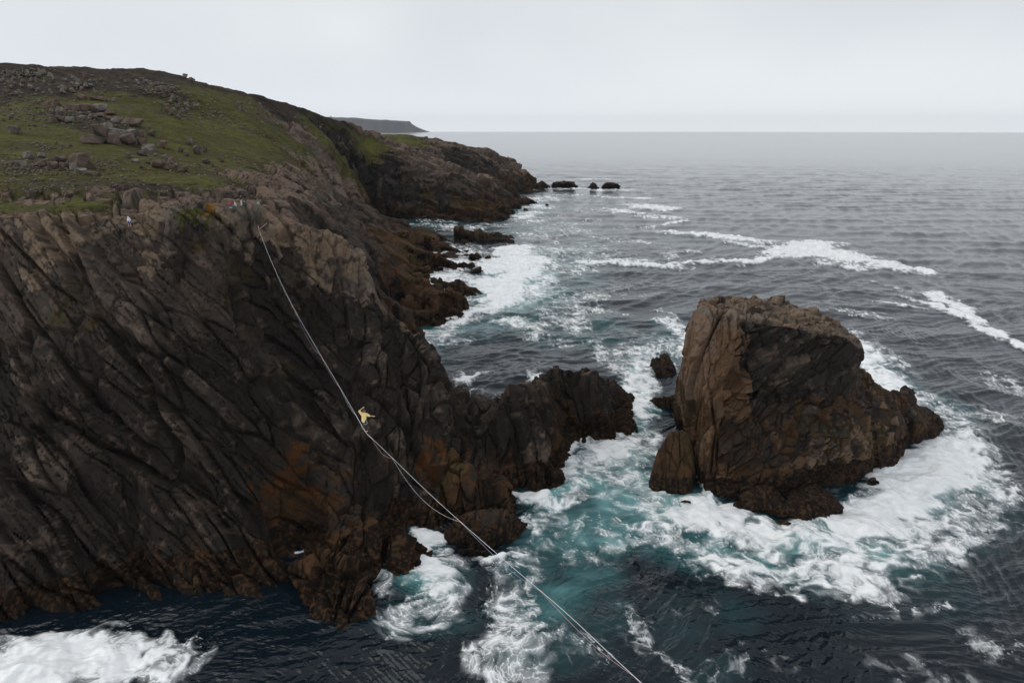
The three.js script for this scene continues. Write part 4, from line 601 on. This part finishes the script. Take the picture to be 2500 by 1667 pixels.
function person(label, pose, look, cell = 0.022) {                   // faces -z; origin under the feet
  const J = {}; for (const k in STAND) J[k] = V(...(pose[k] || STAND[k])); const grp = new THREE.Group(), mid = (a, b, t) => a.clone().lerp(b, t);
  const face = V(...(pose.face || [0, 0, -1])).normalize();
  const arm = (s) => [[J['sh' + s], J['el' + s], 0.052, 0.042], [J['el' + s], J['ha' + s], 0.041, 0.027]], leg = (s) => [[J['hi' + s], J['kn' + s], 0.085, 0.057], [J['kn' + s], J['an' + s], 0.056, 0.038], [J['an' + s].clone().add(V(0, -0.03, 0)), J['to' + s], 0.042, 0.034]];
  const torso = [[J.pelvis, J.chest, 0.135, 0.145], [J.chest, J.neck, 0.14, 0.07], [J.shL, J.shR, 0.068, 0.068], [J.hiL, J.hiR, 0.10, 0.10]];
  const headBones = [[J.head.clone().addScaledVector(face, -0.015), J.head.clone().addScaledVector(face, 0.01).add(V(0, 0.035, 0)), 0.088, 0.09], [J.head, J.head.clone().addScaledVector(face, 0.045).add(V(0, -0.075, 0)), 0.07, 0.045], [J.neck, J.head, 0.055, 0.055], [J.head.clone().addScaledVector(face, 0.09), J.head.clone().addScaledVector(face, 0.112).add(V(0, -0.02, 0)), 0.014, 0.013]];
  const side = V(0, 1, 0).cross(face).normalize(); for (const s of [-1, 1]) headBones.push([J.head.clone().addScaledVector(side, s * 0.085), J.head.clone().addScaledVector(side, s * 0.098).add(V(0, 0.02, 0)), 0.018, 0.016]);
  const hands = (s) => { const w = J['ha' + s], d = w.clone().sub(J['el' + s]).normalize(), n = V(0, 0, 1).cross(d).normalize(), up = d.clone().cross(n), b = [[w, w.clone().addScaledVector(d, 0.075), 0.03, 0.034]]; for (let i = 0; i < 4; i++) { const r = w.clone().addScaledVector(d, 0.085).addScaledVector(n, (i - 1.5) * 0.02), l = [0.062, 0.075, 0.07, 0.055][i], k = r.clone().addScaledVector(d, l * 0.55); b.push([r, k, 0.010, 0.009], [k, k.clone().addScaledVector(d, l * 0.4).addScaledVector(up, -l * 0.35), 0.009, 0.008]); } const t0 = w.clone().addScaledVector(d, 0.03).addScaledVector(n, -0.03), t1 = t0.clone().addScaledVector(n, -0.035).addScaledVector(d, 0.03); b.push([t0, t1, 0.013, 0.011], [t1, t1.clone().addScaledVector(d, 0.035), 0.011, 0.009]); return b; };
  const bodyGeo = mergeGeometries([limbs([...torso, ...arm('L'), ...arm('R'), ...leg('L'), ...leg('R'), ...headBones], cell), ...['L', 'R'].map((s) => limbs(hands(s), 0.0075, 0.006))]);
  part(grp, 'body', bodyGeo, skin);
  const grow = (bones, g) => bones.map(([a, b, ra, rb]) => [a, b, ra + g, rb + g]);
  const sleeve = (s) => { const t = look.sleeve ?? 0.6; const out = [[J['sh' + s], mid(J['sh' + s], J['el' + s], min(1, t)), 0.056, 0.052]]; if (t > 1) out.push([J['el' + s], mid(J['el' + s], J['ha' + s], t - 1), 0.048, 0.038]); return out; };
  part(grp, 'shirt', limbs(grow([[mid(J.pelvis, J.chest, -0.05), J.chest, 0.135, 0.145], [J.chest, mid(J.chest, J.neck, 0.8), 0.14, 0.08], [J.shL, J.shR, 0.07, 0.07], ...sleeve('L'), ...sleeve('R')], look.loose ?? 0.02), cell, 0.035), look.shirt);
  const tl = look.leg ?? 0.95, pant = (s) => { const a = [[J['hi' + s], mid(J['hi' + s], J['kn' + s], min(1, tl * 2)), 0.09, 0.068]]; if (tl > 0.5) a.push([J['kn' + s], mid(J['kn' + s], J['an' + s], tl * 2 - 1), 0.066, 0.052]); return a; };
  part(grp, 'trousers', limbs(grow([[J.pelvis, J.pelvis.clone().add(V(0, 0.04, 0)), 0.13, 0.125], [J.hiL, J.hiR, 0.105, 0.105], ...pant('L'), ...pant('R')], 0.014), cell, 0.035), look.trousers);
  const top = J.head.clone().addScaledVector(face, -0.03).add(V(0, 0.045, 0)); part(grp, look.cap ? 'cap' : 'hair', limbs(look.cap ? [[top, top.clone().add(V(0, 0.01, 0)), 0.1, 0.1], [top.clone().addScaledVector(face, 0.08), top.clone().addScaledVector(face, 0.17).add(V(0, -0.02, 0)), 0.03, 0.02]] : [[top, top.clone().addScaledVector(face, 0.02).add(V(0, 0.012, 0)), 0.094, 0.092], [top, J.head.clone().addScaledVector(face, -0.05).add(V(0, -0.05, 0)), 0.085, 0.06]], cell, 0.02), look.hair);
  if (look.shoes) for (const s of ['L', 'R']) part(grp, 'shoe', limbs([[J['an' + s].clone().add(V(0, -0.035, 0)), J['to' + s], 0.052, 0.044]], cell), look.shoes);
  return put(grp, 'person', label, 'person');
}
/* walker on the highline, seen from behind, arms out for balance */
const LINE = [[-41.6, 44.2, -112.5], [-34.5, 41.6, -97], [-27.1, 39.6, -81.3], [-19.3, 39.05, -64.4], [-14.6, 38.85, -54.3], [-12.0, 38.7, -48.7], [-10.77, 38.645, -46], [-7.4, 40.1, -38.8], [-3.9, 41.7, -31.2], [-0.3, 43.5, -23.5], [1.8, 44.7, -18.9], [3.3, 45.4, -15.6], [6.0, 46.6, -10]].map((a) => V(...a));
const stand = V(-10.77, 38.67, -46);
const walker = person('barefoot person in a pale yellow shirt balancing on the highline, arms raised', {
  head: [-0.07, 1.60, -0.20], neck: [-0.08, 1.45, -0.19], chest: [-0.09, 1.26, -0.18], pelvis: [-0.12, 0.90, -0.16], face: [-0.25, -0.1, -1],
  shL: [-0.27, 1.40, -0.18], elL: [-0.42, 1.64, -0.16], haL: [-0.17, 1.84, -0.18], shR: [0.09, 1.34, -0.2], elR: [0.31, 1.22, -0.2], haR: [0.54, 1.19, -0.24],
  hiL: [-0.20, 0.87, -0.17], knL: [-0.16, 0.48, -0.42], anL: [-0.20, 0.13, -0.40], toL: [-0.24, 0.09, -0.58], hiR: [-0.03, 0.87, -0.14], knR: [0.03, 0.48, -0.20], anR: [0.0, 0.09, 0.0], toR: [0.12, 0.05, -0.08] }, { shirt: cloth(0.72, 0.56, 0.24), trousers: cloth(0.014, 0.014, 0.017), hair: hairBrown, leg: 0.93, sleeve: 0.8, loose: 0.036 }, 0.016);
walker.position.copy(stand);
{ const pts = [[0.05, 0.93, -0.05], [0.14, 0.80, -0.02], [0.12, 0.68, -0.04], [-0.02, 0.62, -0.02], [-0.14, 0.66, -0.03]].map((a) => V(...a)); part(walker, 'harness_strap', new THREE.TubeGeometry(new THREE.CatmullRomCurve3(pts), 20, 0.014, 6), cloth(0.42, 0.43, 0.44), 'grey harness leg loop'); }
function placePerson(p, px, py, turn) { const g = groundHit(px, py); p.position.set(g.x, surfaceY(g.x, g.z, 0.55) - 0.06, g.z); p.rotation.y = turn; return p; }
const stride = { knL: [-0.10, 0.51, -0.14], anL: [-0.10, 0.10, -0.12], toL: [-0.11, 0.04, -0.32], knR: [0.10, 0.50, 0.03], anR: [0.10, 0.12, 0.24], toR: [0.11, 0.04, 0.08], head: [0, 1.58, -0.12], neck: [0, 1.44, -0.07], chest: [0, 1.28, -0.04] };
placePerson(person('person in white shirt, white cap and blue shorts walking along the left rim', stride, { shirt: cloth(0.72, 0.74, 0.80), trousers: cloth(0.05, 0.08, 0.22), hair: cloth(0.78, 0.78, 0.76), cap: true, leg: 0.45, sleeve: 1.8, shoes: cloth(0.05, 0.05, 0.05) }), 313, 534, 1.0);
placePerson(person('standing person in black top and beige trousers at the cliff edge', { anL: [-0.08, 0.09, 0.02], elR: [0.2, 1.12, -0.05], haR: [0.1, 1.02, -0.2] }, { shirt: cloth(0.012, 0.010, 0.010), trousers: cloth(0.50, 0.44, 0.34), hair: hairBlack, sleeve: 1.9, shoes: cloth(0.3, 0.3, 0.3) }), 591, 520, -0.8);
const sit = { head: [0, 0.95, -0.02], neck: [0, 0.80, 0], chest: [0, 0.62, 0.02], pelvis: [0, 0.22, 0.08], shL: [-0.18, 0.74, 0.02], elL: [-0.24, 0.5, -0.08], haL: [-0.14, 0.42, -0.3], shR: [0.18, 0.74, 0.02], elR: [0.24, 0.5, -0.08], haR: [0.14, 0.42, -0.3], hiL: [-0.1, 0.19, 0.05], knL: [-0.13, 0.42, -0.36], anL: [-0.13, 0.08, -0.58], toL: [-0.14, 0.03, -0.76], hiR: [0.1, 0.19, 0.05], knR: [0.13, 0.34, -0.4], anR: [0.13, 0.06, -0.72], toR: [0.15, 0.08, -0.9] };
placePerson(person('seated person in a pale shirt and teal trousers by the bags', sit, { shirt: cloth(0.42, 0.38, 0.34), trousers: cloth(0.03, 0.13, 0.16), hair: hairBlack, shoes: cloth(0.5, 0.48, 0.45) }), 578, 537, 2.2);
placePerson(person('seated person in a dark green jacket below the standing one', sit, { shirt: cloth(0.010, 0.045, 0.045), trousers: cloth(0.018, 0.05, 0.055), hair: hairBlack, sleeve: 1.9, shoes: cloth(0.03, 0.03, 0.03) }), 601, 533, 2.7);
const watcher = person('tiny dark figure standing on the far skyline of the hill', {}, { shirt: cloth(0.02, 0.022, 0.026), trousers: cloth(0.02, 0.02, 0.022), hair: hairBlack, sleeve: 1.9, shoes: cloth(0.02, 0.02, 0.02) }, 0.03);
{ const bearing = (808 - 1250) / (FOCAL * cP + sP * 545); let best = -9; for (let i = 0; i < landPos.length; i += 3) { const x = landPos[i], y = landPos[i + 1], z = landPos[i + 2]; if (z > -420 || z < -580 || abs(x / -z - bearing) > 0.0012) continue; const e = (y - EYE) / -z; if (e > best) { best = e; watcher.position.set(x, y - 0.05, z); } } }   // on the brow, where the slope meets the sky

/* bags and rigging at the cliff edge */
function bag(px, py, s, col, label) {
  const grp = new THREE.Group(), m = cloth(...col), pts = []; for (let i = 0; i < 9; i++) { const t = i / 8; pts.push(new THREE.Vector2(0.16 * sin(PI * (0.08 + 0.84 * t)) ** 0.5 * (1 + 0.08 * sin(i * 2)), t * 0.5)); }
  const g = new THREE.LatheGeometry(pts, 14), p = g.attributes.position; for (let i = 0; i < p.count; i++) p.setXYZ(i, p.getX(i) * 1.25, p.getY(i) + 0.02 * vnoise3(p.getX(i) * 9, p.getY(i) * 9, p.getZ(i) * 9), p.getZ(i) * (0.85 + 0.15 * vnoise3(p.getX(i) * 6, p.getY(i) * 6, 3))); g.computeVertexNormals();
  part(grp, 'bag_body', g, m); part(grp, 'bag_flap', new THREE.SphereGeometry(0.16, 14, 8, 0, 2 * PI, 0, PI / 2).scale(1.2, 0.5, 0.9).translate(0, 0.44, 0), m);
  part(grp, 'bag_strap', new THREE.TubeGeometry(new THREE.CatmullRomCurve3([V(0, 0.48, 0.12), V(0.02, 0.36, 0.22), V(0.02, 0.12, 0.2)]), 10, 0.014, 5), cloth(0.02, 0.02, 0.02));
  const q = groundHit(px, py); grp.position.set(q.x, surfaceY(q.x, q.z, 0.5) - 0.04, q.z); grp.scale.set(s * 1.5, s, s); grp.rotation.set(0, 0.4, 0); put(grp, 'bag', label, 'bag');
}
bag(563, 518, 0.8, [0.50, 0.05, 0.08], 'bright red bag lying on the rocks behind the seated people');
bag(574, 520, 0.7, [0.07, 0.18, 0.04], 'small green bag next to the red one');
bag(634, 535, 0.75, [0.22, 0.42, 0.34], 'pale mint green gear bag near the highline anchor');

/* the highline: main webbing, taped backup line hanging in loops, slings at the anchor */
{
  const grp = new THREE.Group(), curve = new THREE.CatmullRomCurve3(LINE, false, 'centripetal'), white = cloth(0.78, 0.80, 0.82), rose = cloth(0.66, 0.40, 0.39), blue = cloth(0.42, 0.46, 0.64);
  const straight = new THREE.CurvePath(); for (let i = 0; i < LINE.length - 1; i++) straight.add(new THREE.LineCurve3(LINE[i], LINE[i + 1]));
  const along = (u) => { const c = u <= 6 / 12 ? far_ : near_; return c.getPoint(u <= 6 / 12 ? u * 2 : u * 2 - 1); }, far_ = new THREE.CatmullRomCurve3(LINE.slice(0, 7), false, 'centripetal'), near_ = new THREE.CatmullRomCurve3(LINE.slice(6), false, 'centripetal');
  const ribbon = (c, n, w, m, name, label) => part(grp, name, new THREE.TubeGeometry(c, n, w, 5), m, label);
  ribbon(far_, 160, 0.0095, white, 'webbing'); ribbon(near_, 160, 0.007, white, 'webbing');
  const loop = (c, t0, t1, sag, m, w = 0.0045) => { const pts = []; for (let i = 0; i <= 16; i++) { const t = i / 16, p = c.getPoint(lerp(t0, t1, t)); p.y -= sag * 4 * t * (1 - t) + 0.008; pts.push(p); } ribbon(new THREE.CatmullRomCurve3(pts), 40, w, m, 'backup_line'); };
  const seg = [[far_, 0, 0.18, 0.25, white], [far_, 0.18, 0.36, 0.3, white], [far_, 0.36, 0.52, 0.7, blue], [far_, 0.52, 0.66, 0.35, rose], [far_, 0.66, 0.82, 0.3, white], [far_, 0.82, 1, 0.12, white], [near_, 0, 0.04, 0.05, white], [near_, 0.04, 0.155, 0.42, rose], [near_, 0.155, 0.40, 0.8, white], [near_, 0.40, 0.60, 0.22, blue], [near_, 0.60, 0.84, 0.25, rose], [near_, 0.84, 1, 0.12, rose]];
  for (const s of seg) loop(...s);
  for (const [c, t] of [[far_, 0.18], [far_, 0.36], [far_, 0.52], [far_, 0.66], [near_, 0.04], [near_, 0.155], [near_, 0.40], [near_, 0.60]]) { const p = c.getPoint(t), q = c.getPoint(min(1, t + 0.006)); part(grp, 'tape_wrap', new THREE.TubeGeometry(new THREE.LineCurve3(p, q), 1, 0.018, 6), rose); }
  const A = LINE[0]; for (const [dx, dy, dz, m] of [[-0.9, 0.5, -2.2, rose], [0.5, 0.7, -2.6, rose], [1.4, 0.9, -3.2, cloth(0.02, 0.02, 0.02)]]) part(grp, 'anchor_sling', new THREE.TubeGeometry(new THREE.LineCurve3(A, A.clone().add(V(dx, dy, dz))), 4, 0.035, 5), m);
  put(grp, 'highline', 'pale webbing highline with looping backup line running from cliff rim past frame edge', 'highline');
}

renderer.render(scene, camera);
